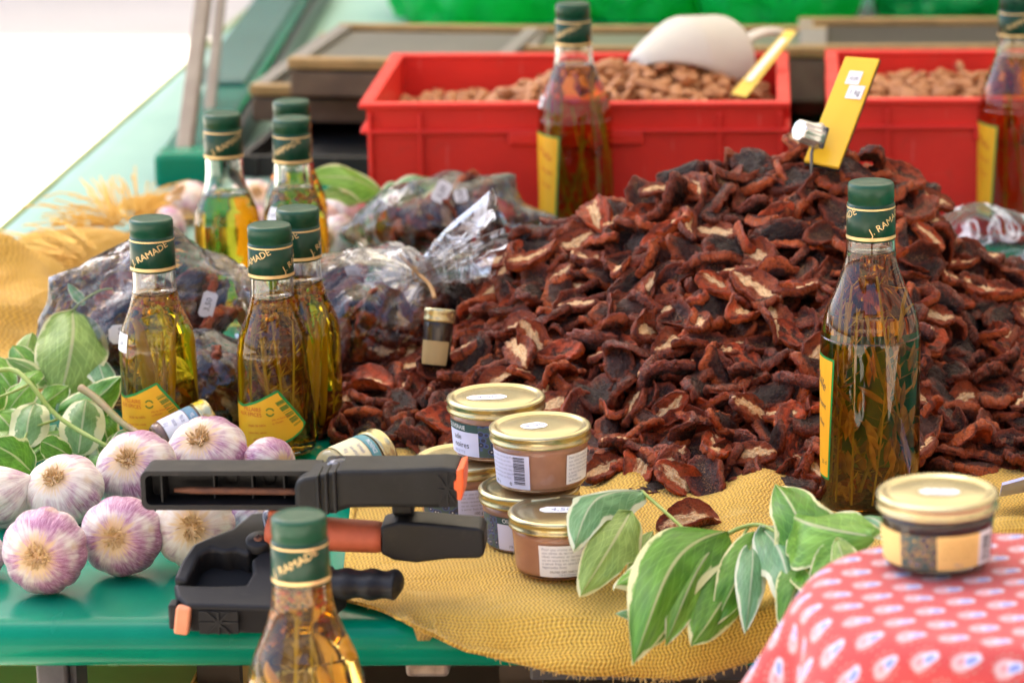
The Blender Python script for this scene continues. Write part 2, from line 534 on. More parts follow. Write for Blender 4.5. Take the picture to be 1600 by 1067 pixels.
# ------------------------------------------------------------------ woven yellow cloths
def burlap_mat(name, pitch, base=(.86, .54, .07), dark=(.54, .29, .03)):
    t = NT(name)
    uv = t.coord('UV')
    wob = t.noise(uv, 6, 3, color=True)
    vv = t.new('VectorMath', operation='MULTIPLY_ADD'); t.set(vv.inputs[0], wob); vv.inputs[1].default_value = (.035, .035, 0); t.set(vv.inputs[2], uv)
    s = t.sep(vv.outputs[0])
    k = 2 * PI / pitch
    zig = t.math('MULTIPLY', t.math('SINE', t.math('MULTIPLY', s[1], k / 3.4)), .30 * pitch)
    a = t.math('SINE', t.math('MULTIPLY', t.math('ADD', s[0], zig), k))
    b = t.math('SINE', t.math('MULTIPLY', s[1], k * 1.15))
    h = t.math('MULTIPLY', t.math('ADD', a, t.math('MULTIPLY', b, .7)), .3)
    h = t.math('ADD', h, .5)
    fib = t.noise(t.coord('UV', (9, 1, 1)), 160, 3)
    n2 = t.step(t.noise(uv, 5, 4), .3, .7)
    c = t.mix(t.step(h, .05, .75), dark, base)
    c = t.mix(t.math('MULTIPLY', n2, .28), c, (.50, .25, .03))
    c = t.mix(t.math('MULTIPLY', t.step(fib, .5, .8), .35), c, (.72, .48, .12))
    st = t.step(t.noise(uv, 11, 5, .6), .58, .76)
    c = t.mix(t.math('MULTIPLY', st, .45), c, (.34, .17, .03))
    lo = t.step(t.noise(t.coord('UV', (1, 3, 1)), 17, 4, .6), .60, .72)
    c = t.mix(t.math('MULTIPLY', lo, .35), c, (.90, .66, .20))
    cre = t.math('ABSOLUTE', t.math('SUBTRACT', t.noise(t.coord('UV', rot=(0, 0, .5)), 9, 3, .5, .6), .5))
    hh = t.math('ADD', t.math('ADD', h, t.math('MULTIPLY', fib, .4)), t.math('MULTIPLY', t.step(cre, .06, .0), -.9))
    t.P(Base_Color=c, Roughness=.85, Normal=t.bump(hh, .85, .0016))
    t.p.inputs['Sheen Weight'].default_value = .15
    d = t.new('BsdfTranslucent'); t.set(d.inputs[0], c)
    mx = t.new('MixShader'); mx.inputs[0].default_value = .18
    t.t.links.new(t.p.outputs[0], mx.inputs[1]); t.t.links.new(d.outputs[0], mx.inputs[2]); t.t.links.new(mx.outputs[0], t.out.inputs[0])
    return t.m
BURLAP = burlap_mat('yellow_net_cloth', .0027, (.90, .58, .08), (.50, .27, .025))
def main_cloth():
    lip = [(535, 934), (600, 952), (680, 985), (730, 1009), (800, 1014), (900, 1011), (1000, 998), (1100, 978), (1180, 955), (1240, 936), (1300, 918), (1400, 880), (1560, 814), (1700, 800)]
    hem = [(535, 936), (600, 955), (680, 989), (730, 1015), (800, 1036), (900, 1052), (1000, 1060), (1060, 1061), (1110, 1050), (1150, 1040), (1180, 1034), (1240, 1018), (1300, 990), (1400, 905), (1560, 842), (1700, 830)]
    Y0 = 1.985
    n = 120
    V, U, F = [], [], []
    rows = 0
    for i in range(n + 1):
        px = lerp(535, 1700, i / n)
        ly, hy = interp(px, lip), interp(px, hem)
        if px < 735:
            L = at(px, ly, .004); 
            if L.y < Y0 + .004: L = aty(px, ly, Y0 - .004)
        else:
            L = aty(px, ly, Y0 - .006)
        H = aty(px, hy, L.y - .004 - .010 * min(1, max(0, (hy - ly) / 60)))
        back = at(px, interp(px, [(535, 700), (900, 690), (1700, 640)]), .004)
        if px < 560: back = L + (back - L) * lerp(.02, 1, (px - 535) / 25)
        col = []
        m = 34
        for j in range(m):
            t = j / (m - 1)
            p = back + (L - back) * t
            hz = TABLE + .0035
            k = max(0, (t - .80) / .20)
            base = lerp(hz, L.z, k * k * (3 - 2 * k)) if L.z > hz else (hz if p.y > Y0 + .014 else hz - .0165 * (1 - math.sqrt(max(0, 1 - ((Y0 + .0165 - p.y) / .021) ** 2))) if p.y > Y0 - .004 else L.z)
            ripple = .0035 * fbm((p.x * 1, p.y, 0), 16, 3) + .0018 * math.sin(p.x * 70 + p.y * 35 + 3 * fbm((p.x, p.y, 4), 6, 2))
            if p.y < 2.22: ripple *= min(1, t * 4)
            p.z = max(base + ripple * (1 - k * .6), hz - .0015 if p.y > Y0 + .016 else min(base, 9))
            # raised fold near the pile, between jars and bottle
            u = (px - 985) / 40
            p.z += .014 * math.exp(-u * u) * math.exp(-((p.y - 2.27) / .05) ** 2)
            u = (px - 1180) / 55
            p.z += .020 * math.exp(-u * u) * math.exp(-((p.y - 2.24) / .045) ** 2)
            col.append(p)
        for j in range(1, 7):
            t = j / 6
            p = L + (H - L) * t
            p.y -= .004 * math.sin(PI * t) + .003 * math.sin(px * .03)
            col.append(p)
        rows = len(col)
        acc = 0
        for j, p in enumerate(col):
            if j: acc += (p - col[j - 1]).length
            V.append(p); U.append((p.x, back.y - acc))
    for i in range(n):
        for j in range(rows - 1):
            a = i * rows + j
            F.append((a, a + 1, a + rows + 1, a + rows))
    o = link('net_cloth', mesh_from('net_cloth', V, F, BURLAP, U))
    d = o.modifiers.new('s', 'SOLIDIFY'); d.thickness = .0012; d.offset = 1
    tag(o, 'yellow woven net cloth spread under the dried tomatoes and hanging over the table edge', 'cloth')
    # frayed threads along the hem
    rg = random.Random(9); fr = MB()
    tm_ = mat('hem_thread', (.72, .50, .18), .8)
    for k in range(330):
        i = rg.randrange(0, n - 18)
        q = V[i * rows + rows - 1]; q2 = V[i * rows + rows - 2]
        d = (q - q2).normalized() * rg.uniform(.0012, .004) + Vector((rg.gauss(0, .0016), rg.gauss(0, .0012) - .001, rg.gauss(0, .0012)))
        q = q + (V[(i + 1) * rows + rows - 1] - q) * rg.random()
        fr.tube([q, q + d * .5 + Vector((0, 0, .0004)), q + d], [.00035, .0003, .0002], 3, caps=False)
    f = fr.build('frayed_threads', tm_, o); f['kind'] = 'stuff'
    return o
main_cloth()

def crumpled_cloth():
    bm_ = burlap_mat('yellow_net_cloth_loose', .0030, (.72, .42, .045), (.44, .23, .02))
    c = at(95, 470, .03)
    bumps = [(at(110, 400, .02), .062, .085, .055), (at(20, 440, .03), .062, .085, .10), (at(120, 500, .02), .05, .09, .08),
             (at(215, 365, .02), .028, .07, .05), (at(-60, 500, .02), .06, .1, .12), (at(250, 315, .01), .028, .05, .04), (at(60, 570, .01), .03, .09, .07)]
    x0, x1, y0, y1 = -.806, -.56, 2.42, 3.28
    def hfun(x, y):
        h = 0
        for b, a, sx, sy in bumps:
            h = max(h, a * math.exp(-((x - b.x) / sx) ** 2 - ((y - b.y) / sy) ** 2)) + .25 * min(h, a * math.exp(-((x - b.x) / sx) ** 2 - ((y - b.y) / sy) ** 2))
        f = abs(fbm((x, y * .7, 3), 9, 3))
        h *= 1 + .25 * fbm((x, y, 0), 9, 2)
        h += .014 * max(0, h / .05) * (.25 - min(.25, f)) * 2
        return h
    def fn(u, v):
        x, y = lerp(x0, x1, u), lerp(y0, y1, v)
        e = .02 * fbm((x, y, 7), 14, 2)
        h = hfun(x, y)
        return (x + e, y + e, TABLE + h - .012)
    m = MB()
    m.grid(fn, 90, 150, uvf=lambda u, v: (lerp(x0, x1, u), lerp(y0, y1, v) + hfun(lerp(x0, x1, u), lerp(y0, y1, v)) * .8))
    # keep only what stands above the table
    b = thing('loose_net_cloth', 'crumpled heap of yellow net cloth with frayed fringe at the left', 'cloth', (0, 0, 0))
    V = m.V; F = [f for f in m.F if max(V[i].z for i in f) > TABLE - .002]
    used = sorted({i for f in F for i in f}); mp = {k: i for i, k in enumerate(used)}
    VV = [Vector((V[i].x, V[i].y, max(V[i].z, TABLE + .0015))) for i in used]
    o = link('folded_cloth', mesh_from('folded_cloth', VV, [[mp[i] for i in f] for f in F], bm_, [m.U[i] for i in used]), b)
    rg = random.Random(5)
    th = mat('yellow_thread', (.70, .44, .10), .8, col2=(.6, .34, .06), scale=50)
    fr = MB()
    tufts = [((175, 350, .03), (95, 350, .03), 26, .012), ((180, 345, .035), (160, 288, .05), 20, .008), ((190, 345, .035), (105, 318, .045), 12, .012), ((215, 330, .03), (205, 285, .045), 12, .012),
             ((110, 400, .05), (20, 395, .02), 26, .02), ((120, 385, .05), (60, 372, .04), 12, .02), ((205, 340, .025), (290, 306, .02), 30, .012), ((210, 350, .025), (300, 325, .012), 18, .014)]
    for (a, b2, k, sp) in tufts:
        A, B = at(*a), at(*b2)
        for _ in range(k):
            j = Vector((rg.gauss(0, sp), rg.gauss(0, sp * 1.4), rg.gauss(0, sp * .35)))
            p0 = A + j * .5; p2 = B + j * 1.2 + Vector((rg.gauss(0, .006), 0, 0))
            p1 = (p0 + p2) / 2 + Vector((0, 0, abs(rg.gauss(.008, .008))))
            p2.z = max(p2.z, TABLE + .002)
            fr.tube([lerp(lerp(p0, p1, t), lerp(p1, p2, t), t) for t in (0, .25, .5, .75, 1)], .0007, 4, caps=False)
    f = fr.build('fringe', th, b); f['kind'] = 'stuff'
crumpled_cloth()

# ------------------------------------------------------------------ back of the stall
def plastic_sheet_mat(name, col, tr=.45, rough=.25):
    t = NT(name)
    v = t.coord('Object')
    t.P(Base_Color=t.mix(t.step(t.noise(v, 14, 3), .35, .65), col, tuple(c * .75 for c in col)), Roughness=rough)
    d = t.new('BsdfTranslucent'); d.inputs[0].default_value = tuple(min(1, c * 1.3) for c in col) + (1,)
    mx = t.new('MixShader'); mx.inputs[0].default_value = tr
    t.t.links.new(t.p.outputs[0], mx.inputs[1]); t.t.links.new(d.outputs[0], mx.inputs[2]); t.t.links.new(mx.outputs[0], t.out.inputs[0])
    return t.m
GREEN_BAG = plastic_sheet_mat('green_plastic_film', (.02, .60, .16), .5, .2)
def lumpy(name, c, rad, seed, m, amp=.18, crease=.12, sub=5, flat=True, parent=None, squash=1.0):
    bm = bmesh.new(); bmesh.ops.create_icosphere(bm, subdivisions=sub, radius=1)
    V = []
    for v in bm.verts:
        p = v.co.copy(); q = p + Vector((seed * 3.1, seed * 1.7, seed * .9))
        k = 1 + amp * noise.fractal(q * 1.6, 1, 2, 3) + crease * (.5 - abs(noise.fractal(q * 2.6, 1, 2, 4))) 
        v.co = Vector((p.x * rad[0], p.y * rad[1], p.z * rad[2])) * k
        if flat and v.co.z < -rad[2] * .8: v.co.z = -rad[2] * .8
    me = bpy.data.meshes.new(name); bm.to_mesh(me); bm.free()
    me.materials.append(m); me.polygons.foreach_set('use_smooth', [True] * len(me.polygons))
    o = link(name, me, parent); o.location = c
    return o
def back_bags():
    for k, (x0, x1, y, dep, rz, lab) in enumerate([
            (585, 880, 10, 4.42, .135, 'bright green plastic bag at the back, left of the tall bottle'),
            (850, 1110, 5, 4.48, .135, 'bright green plastic bag at the back, behind the tall bottle and scoop'),
            (1080, 1345, 5, 4.40, .125, 'bright green plastic bag at the back, between the scoop and the dark lid'),
            (1350, 1640, -10, 4.46, .105, 'darker green plastic bag at the back, at the right corner')]):
        a, b = atd(x0, y, dep), atd(x1, y, dep)
        o = lumpy('plastic_bag', ((a.x + b.x) / 2, a.y + .1, TABLE + rz * .8 + .002), ((b.x - a.x) / 2 * 1.02, .13, rz * 1.25), 3 + k, GREEN_BAG if k < 3 else plastic_sheet_mat('dark_green_film', (.012, .38, .11), .4, .25), .16, .22, 5)
        tag(o, lab, 'plastic bag', 'green plastic bags behind the trays')
    o = lumpy('plastic_bag', at(8, 425, .02) + Vector((-.02, 0, -.004)), (.05, .05, .022), 9, GREEN_BAG, .15, .2, 4)
    tag(o, 'bright green plastic bag edge beside the yellow cloth at the left', 'plastic bag', 'green plastic bags behind the trays')
back_bags()

def trays():
    wood = mat('tray_wood', (.13, .09, .055), .6, col2=(.09, .06, .038), scale=30, bump=(80, .2, .001))
    ochre = mat('tray_edge', (.30, .19, .07), .5, col2=(.22, .14, .05), scale=40)
    lid = mat('tray_lid', (.13, .13, .11), .6, col2=(.10, .10, .085), scale=5, spec=.2)
    lidd = mat('tray_lid_dark', (.05, .046, .038), .6, col2=(.04, .037, .03), scale=6, spec=.1)
    grey = mat('tray_grey_rim', (.17, .16, .145), .5)
    def tray(label, fl, h, w, dp, hgt, base_h, rz, lm, side=wood, name='wooden_tray', wide=True):
        p = at(fl[0], fl[1], h)
        t = thing(name, label, 'tray', (p.x, p.y, TABLE + base_h), 'stacked lidded trays behind the crates', rz)
        z = h - base_h
        m = MB(); m.box((w / 2, .008, z / 2 - .004), (w, .016, z - .008)); m.box((w / 2, dp - .008, z / 2 - .004), (w, .016, z - .008))
        m.box((.008, dp / 2, z / 2 - .004), (.016, dp - .034, z - .008)); m.box((w - .008, dp / 2, z / 2 - .004), (.016, dp - .034, z - .008))
        m.box((w / 2, dp / 2, .004), (w - .036, dp - .036, .008)); m.build('side_board', side, t, smooth=False, bevel=.002)
        m = MB(); m.box((w / 2, dp / 2, z - .0035), (w - .03, dp - .03, .006)); m.build('lid_panel', lm, t, smooth=False)
        for c, s in (((w / 2, .007, z + .001), (w + .004, .018, .012)), ((w / 2, dp - .007, z + .001), (w + .004, .018, .012)), ((.007, dp / 2, z + .001), (.018, dp - .034, .0115)), ((w - .007, dp / 2, z + .001), (.018, dp - .034, .0115))):
            m = MB(); m.box(c, s); m.build('frame_rail', ochre if s[0] > s[1] else grey, t, smooth=False, bevel=.002)
        return t
    tray('grey lidded wooden tray with ochre edges on top of a wider tray', (452, 101), .100, .235, .245, .04, .065, R(-5), lid)
    t = tray('wide brown tray under the grey lidded tray at the back left', (392, 143), .062, .38, .36, .03, .028, R(-4), lidd)
    tray('low tray with grey green lid behind the left red crate and tall bottle', (815, 84), .095, .34, .155, .06, .04, R(0), mat('tray_lid_green', (.09, .12, .075), .5))
    tray('lower brown tray under the grey green lidded tray behind the left crate', (812, 130), .038, .36, .30, .06, .002, R(0), lidd)
    tray('dark lidded tray at the back right behind the right red crate', (1252, 82), .095, .46, .205, .06, .05, R(1), lidd)
    tray('dark brown tray under the dark lid at the back right', (1242, 120), .048, .50, .30, .06, .002, R(1), lidd)
    # black crate under the left stack
    blk = mat('black_plastic', (.012, .013, .013), .5)
    p = at(372, 283, 0)
    c = thing('black_crate', 'black plastic crate supporting the trays at the back left', 'crate', (p.x, p.y + .0, TABLE + .002), rz=R(-4))
    m = MB()
    for cc, s in (((.19, .004, .013), (.38, .008, .024)), ((.19, .37, .013), (.38, .008, .024)), ((.004, .187, .013), (.008, .356, .0235)), ((.376, .187, .013), (.008, .356, .0235)), ((.19, .187, .004), (.362, .356, .006))): m.box(cc, s)
    m.build('crate_wall', blk, c, smooth=False)
    for i in range(9):
        r = MB(); r.box((.02 + i * .0425, -.002, .013), (.005, .006, .021)); r.build('rib', blk, c, smooth=False)
trays()

def green_stand():
    # raised green painted rail running back, with two flat steel legs
    a = at(287, 243, .037); e = at(474, -40, .037)
    ang = math.atan2(e.y - a.y, e.x - a.x) - PI / 2
    L = (Vector((e.x, e.y)) - Vector((a.x, a.y))).length
    s = thing('folding_stand', 'green painted metal stand rail with upright steel legs at the back left', 'stand', (a.x, a.y, TABLE), rz=ang)
    m = MB(); m.box((0, L / 2, .0195), (.060, L, .036)); m.build('rail', GREEN_DARK, s, smooth=False, bevel=.008, seg=3)
    m = MB(); m.box((0, .02, .020), (.063, .045, .0385)); m.build('end_cap', GREEN, s, smooth=False, bevel=.008, seg=3)
    tp = mat('stand_panel', (.05, .13, .12), .14, col2=(.07, .16, .15), scale=3)
    m = MB(); m.box((-.012, L / 2 + .20, .0405), (.058, L - .42, .003)); m.build('top_panel', tp, s, smooth=False)
    m = MB(); m.box((.036, L / 2 + .03, .018), (.008, L - .08, .030)); m.build('side_strip', mat('stand_black', (.01, .012, .012), .3), s, smooth=False)
    st = mat('stand_steel', (.19, .17, .15), .5, .3, col2=(.15, .13, .115), scale=20)
    d0 = a.y
    def leg(p0, p1, w, mt=st):
        A = aty(*p0); B = aty(*p1)
        Mi = s.matrix_world.inverted() if False else (Matrix.Translation((a.x, a.y, TABLE)) @ Matrix.Rotation(ang, 4, 'Z')).inverted()
        A, B = Mi @ A, Mi @ B
        m = MB(); d = (B - A)
        m.prism([A + Vector((-w / 2, 0, 0)), A + Vector((w / 2, 0, 0)), B + Vector((w / 2, 0, 0)), B + Vector((-w / 2, 0, 0))], (0, .012, 0))
        m.build('leg', mt, s, smooth=False, bevel=.002, recalc=True)
    leg((284, 245, a.y + .02), (322, -60, a.y + .30), .016)
    leg((297, 240, a.y + .032), (335, -60, a.y + .305), .005, mat('stand_shadow_steel', (.16, .14, .13), .5, .7))  # thin darker strip painting the shaded side of the first leg
    leg((326, 176, a.y + .26), (350, -60, a.y + .45), .0125)
green_stand()

def pale_sheet():
    # added sheet along the table's left edge; its pale mint paints the sun glare
    t = NT('painted_glare_mint')
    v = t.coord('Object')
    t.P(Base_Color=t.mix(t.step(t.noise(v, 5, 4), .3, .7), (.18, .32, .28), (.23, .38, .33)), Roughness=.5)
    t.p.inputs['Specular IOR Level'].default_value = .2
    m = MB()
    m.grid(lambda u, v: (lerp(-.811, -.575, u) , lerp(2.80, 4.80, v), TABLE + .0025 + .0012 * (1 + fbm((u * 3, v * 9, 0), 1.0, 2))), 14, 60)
    tag(m.build('painted_glare_sheet', t.m, None, solid=.0008), 'added pale mint layer painting the sun glare along the left table edge', 'plastic sheet')
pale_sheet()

# ------------------------------------------------------------------ red crates with almonds
def worn_red():
    t = NT('red_plastic'); v = t.coord('Object')
    c = t.mix(t.step(t.noise(v, 12, 4), .3, .7), (.74, .026, .016), (.64, .022, .014))
    sc1 = t.step(t.noise(t.coord('Object', (90, 90, 6), rot=(.2, .5, .1)), 2.2, 5, .6), .66, .72)
    sc2 = t.step(t.noise(t.coord('Object', (5, 60, 90), rot=(.1, .15, 0)), 2.4, 5, .6), .68, .74)
    c = t.mix(t.math('MULTIPLY', t.math('MAXIMUM', sc1, sc2), .30), c, (.75, .30, .26))
    c = t.mix(t.math('MULTIPLY', t.step(t.noise(v, 28, 5, .65), .60, .75), .35), c, (.22, .05, .03))
    t.P(Base_Color=c, Roughness=t.math('ADD', .36, t.math('MULTIPLY', t.noise(v, 20, 3), .2)), Normal=t.bump(t.noise(v, 60, 3), .05, .001))
    t.p.inputs['Specular IOR Level'].default_value = .35
    return t.m
RED = worn_red()
def red_crate(label, x0, yfront, w=.412, dp=.292, h=.137, rz=0):
    p = at(x0, yfront, h)
    c = thing('red_crate', label, 'crate', (p.x, p.y, TABLE + .001), 'red plastic crates of almonds', rz)
    t = .006
    m = MB()
    m.box((w / 2, t / 2 + .006, h / 2), (w - .014, t, h)); m.box((w / 2, dp - t / 2 - .006, h / 2), (w - .014, t, h))
    m.box((t / 2 + .006, dp / 2, h / 2), (t, dp - .025, h - .0005)); m.box((w - t / 2 - .006, dp / 2, h / 2), (t, dp - .025, h - .0005))
    m.box((w / 2, dp / 2, .004), (w - .026, dp - .026, .006))
    m.build('crate_body', RED, c, smooth=False)
    def piece(nm, cc, s, bv=.0012):
        q = MB(); q.box(cc, s); return q.build(nm, RED, c, smooth=False, bevel=bv)
    rw = .013
    piece('rim', (w / 2, rw / 2, h - .001), (w, rw, .005)); piece('rim', (w / 2, dp - rw / 2, h - .001), (w, rw, .005))
    piece('rim', (rw / 2, dp / 2, h - .001), (rw, dp - 2 * rw - .0006, .0048)); piece('rim', (w - rw / 2, dp / 2, h - .001), (rw, dp - 2 * rw - .0006, .0048))
    zb = h - .026
    for y in (.003, dp - .003):
        piece('band', (w / 2, y, zb), (w - .002, .006, .0035))
        piece('handle_plate', (w / 2, y, zb - .007), (.13, .0056, .014), .003)
        for x in (.010, .058, w - .068, w - .010):
            piece('rib', (x, y + (.0002 if y < .1 else -.0002), h / 2 - .003), (.0035, .0056, h - .012))
    for x in (.003, w - .003):
        piece('band', (x, dp / 2, zb), (.006, dp - .02, .0034))
        for y in (.06, dp - .06): piece('rib', (x, y, h / 2 - .003), (.0054, .0035, h - .012))
    return c, p
def almond_mesh(seed):
    rg = random.Random(seed); m = MB()
    prof = []
    for k in range(9):
        t = k / 8
        r = (math.sin(PI * t ** .72) ** .80 * (1 - .25 * t)) * 1.12 if 0 < t < 1 else 0
        prof.append((r, t))
    V, F = [], []
    L, W, T = .0235 * rg.uniform(.9, 1.1), .0135 * rg.uniform(.9, 1.1), .0085 * rg.uniform(.9, 1.15)
    n = 12
    for j, (r, t) in enumerate(prof):
        for i in range(n):
            a = 2 * PI * i / n
            rr = r * (1 + .05 * math.sin(a * 5 + seed) * r)
            V.append(((t - .5) * L, rr * math.cos(a) * W / 2, rr * math.sin(a) * T / 2))
    for j in range(8):
        for i in range(n): F.append((j * n + i, j * n + (i + 1) % n, (j + 1) * n + (i + 1) % n, (j + 1) * n + i))
    return V, F
def almond_mat():
    t = NT('almond_skin')
    v = t.coord('Object', (1, 6, 6))
    base = t.mix(t.rnd(), (.38, .155, .05), (.52, .24, .09))
    c = t.mix(t.step(t.noise(v, 260, 4), .4, .7), base, (.27, .085, .025))
    t.P(Base_Color=c, Roughness=.6, Normal=t.bump(t.noise(v, 300, 3), .6, .0006))
    return t.m
ALMOND = almond_mat()
ALM = [almond_mesh(k) for k in range(4)]
ALM_ME = [mesh_from('almond', V, F, ALMOND) for V, F in ALM]
def fill_almonds(c, p, w, dp, hf, count, lab, grp, seed, rz, anch):
    rg = random.Random(seed)
    base = Matrix.Translation((p.x, p.y, TABLE)) @ Matrix.Rotation(rz, 4, 'Z')
    pts = []
    sp = .0155
    y = .022
    while y < dp - .02:
        x = .022
        while x < w - .02:
            xx, yy = x + rg.uniform(-.005, .005), y + rg.uniform(-.005, .005)
            pts.append((xx, yy, hf(xx, yy)))
            x += sp
        y += sp
    reg = lambda x, y: ('in the near left corner', 'in the far left corner', 'in the near middle', 'on the far side of the middle', 'in the near right corner', 'in the far right corner')[(0 if x < w / 3 else 2 if x < w * 2 / 3 else 4) + (1 if y > dp / 2 else 0)]
    vis = sorted(pts, key=lambda q: -(q[2] * 3.7 + q[1] * .3 + rg.uniform(0, .02)))
    stuff = []
    for k, (x, y, z) in enumerate(vis):
        M = base @ Matrix.LocRotScale(Vector((x, y, z + rg.uniform(-.002, .004))), Quaternion((0, 0, 1), rg.uniform(0, 6.3)) @ Quaternion((0, 1, 0), rg.gauss(0, .35)) @ Quaternion((1, 0, 0), rg.gauss(0, .6)), Vector((1, 1, 1)))
        q = rg.randrange(4)
        if k < count:
            o = link('almond', ALM_ME[q], None, M)
            tag(o, lab + ' ' + beside(M.translation, anch, .45), 'almond', grp)
        else:
            stuff.append((ALM[q][0], ALM[q][1], [(0, 0)] * len(ALM[q][0]), [0] * len(ALM[q][1]), M))
    for k in range(len(pts)):   # under layer
        x, y, z = pts[k]
        M = base @ Matrix.LocRotScale(Vector((x + .006, y + .006, z - .010)), Quaternion((0, 0, 1), rg.uniform(0, 6.3)) @ Quaternion((1, 0, 0), rg.gauss(0, .6)), Vector((1.1, 1.1, 1.1)))
        q = k % 4
        stuff.append((ALM[q][0], ALM[q][1], [(0, 0)] * len(ALM[q][0]), [0] * len(ALM[q][1]), M))
    o = link('almonds', join_stuff('almonds', stuff, [ALMOND], seed))
    tag(o, lab.replace('brown almond', 'remaining brown almonds deeper').rstrip(','), 'almonds', grp, 'stuff')
rzA = R(1.2)
cA, pA = red_crate('red plastic crate heaped with almonds, white scoop lying in it', 560, 167, rz=rzA)
def hA(x, y):
    u = x / .4
    h = .098 + .05 * math.exp(-((u - .66) / .30) ** 2) * math.exp(-((y - .15) / .12) ** 2) + .012 * math.exp(-((u - .38) / .12) ** 2 - ((y - .12) / .06) ** 2)
    return h + .004 * fbm((x, y, 0), 25, 2)
fill_almonds(cA, pA, .40, .29, hA, 170, 'brown almond in the left red crate,', 'almonds in the left crate', 3, rzA, {'the scoop tip': (995, 105), 'the tall bottle': (895, 110), 'the near left corner': (600, 155), 'the far left corner': (660, 100), 'the price card': (1150, 140), 'the round scoop end': (1165, 115), 'the near middle rim': (760, 155), 'the scoop belly': (1070, 130)})
rzB = R(.6)
cB, pB = red_crate('red plastic crate of almonds at the right edge behind the price sign', 1293, 160, rz=rzB)
def hB(x, y):
    return .112 + .008 * math.exp(-((x - .2) / .12) ** 2) + .004 * fbm((x, y, 5), 25, 2)
fill_almonds(cB, pB, .40, .29, hB, 110, 'brown almond in the right red crate,', 'almonds in the right crate', 4, rzB, {'the price sign': (1345, 120), 'the near left corner': (1340, 155), 'the right bottle': (1555, 120), 'the far left corner': (1370, 95), 'the near rim': (1450, 155), 'the far rim': (1480, 110)})

def scoop():
    wm = NT('white_scoop_plastic'); wm.P(Base_Color=(.76, .74, .68), Roughness=.4)
    d_ = wm.new('BsdfTranslucent'); d_.inputs[0].default_value = (.7, .67, .58, 1); mx_ = wm.new('MixShader'); mx_.inputs[0].default_value = .35
    wm.t.links.new(wm.p.outputs[0], mx_.inputs[1]); wm.t.links.new(d_.outputs[0], mx_.inputs[2]); wm.t.links.new(mx_.outputs[0], wm.out.inputs[0])
    mouth = atd(992, 100, 3.25); back = atd(1150, 92, 3.36)
    s = thing('scoop', 'white plastic scoop lying on the almonds in the red crate', 'scoop', (0, 0, 0))
    ax = (back - mouth); L = ax.length; ax.normalize()
    up = Vector((-.15, -.35, 1)); up = (up - ax * up.dot(ax)).normalized(); sd = ax.cross(up)
    def prof(t):                      # half width, height of the shell along the axis
        w = lerp(.010, .047, min(1, t * 2.3) ** .75) * (1 - .10 * max(0, t - .8) / .2)
        return w
    m = MB()
    def fn(u, v):
        t = v
        a = lerp(-1.05, 1.05, u) * PI / 2 * lerp(.55, 1.0, min(1, t * 1.5))
        w = prof(t)
        close = 1.0 if t < .84 else math.sqrt(max(0.02, 1 - ((t - .84) / .16) ** 2))
        return mouth + ax * (L * t) + sd * (math.sin(a) * w * close) + up * (math.cos(a) * w * close * 1.12 - .008)
    m.grid(fn, 22, 24)
    m.build('bowl', wm.m, s, solid=.0025)
    h = MB()
    A = back + up * .016; B = atd(1222, 52, 3.44)
    pts = [lerp(A, B, k / 8) + up * (.006 * math.sin(PI * k / 8)) for k in range(9)]
    h.tube(pts, [.010, .009, .0085, .0085, .009, .0095, .010, .010, .006], 12, flat=.45)
    h.build('handle', wm.m, s)
scoop()

def crate_sign():
    c = [atd(1226, 50, 3.34), atd(1243, 52, 3.34), atd(1166, 152, 3.20), atd(1143, 147, 3.20)]
    s = thing('price_card', 'yellow and white price card leaning in the left crate beside the scoop', 'price card', (0, 0, 0))
    m = MB(); m.prism(c, (.001, .006, .001)); m.build('card', mat('card_yellow', (.72, .50, .06), .4), s, smooth=False, recalc=True)
    n = (c[1] - c[0]).cross(c[3] - c[0]).normalized()
    if n.y > 0: n = -n
    q = [c[0] + (c[3] - c[0]) * a + (c[1] - c[0]) * b + n * .0012 for a, b in ((.12, .25), (.12, .75), (.8, .75), (.8, .25))]
    m = MB(); m.add(q, [(0, 1, 2, 3)]); m.build('sticker', mat('card_white', (.75, .74, .72), .5), s, smooth=False)
crate_sign()
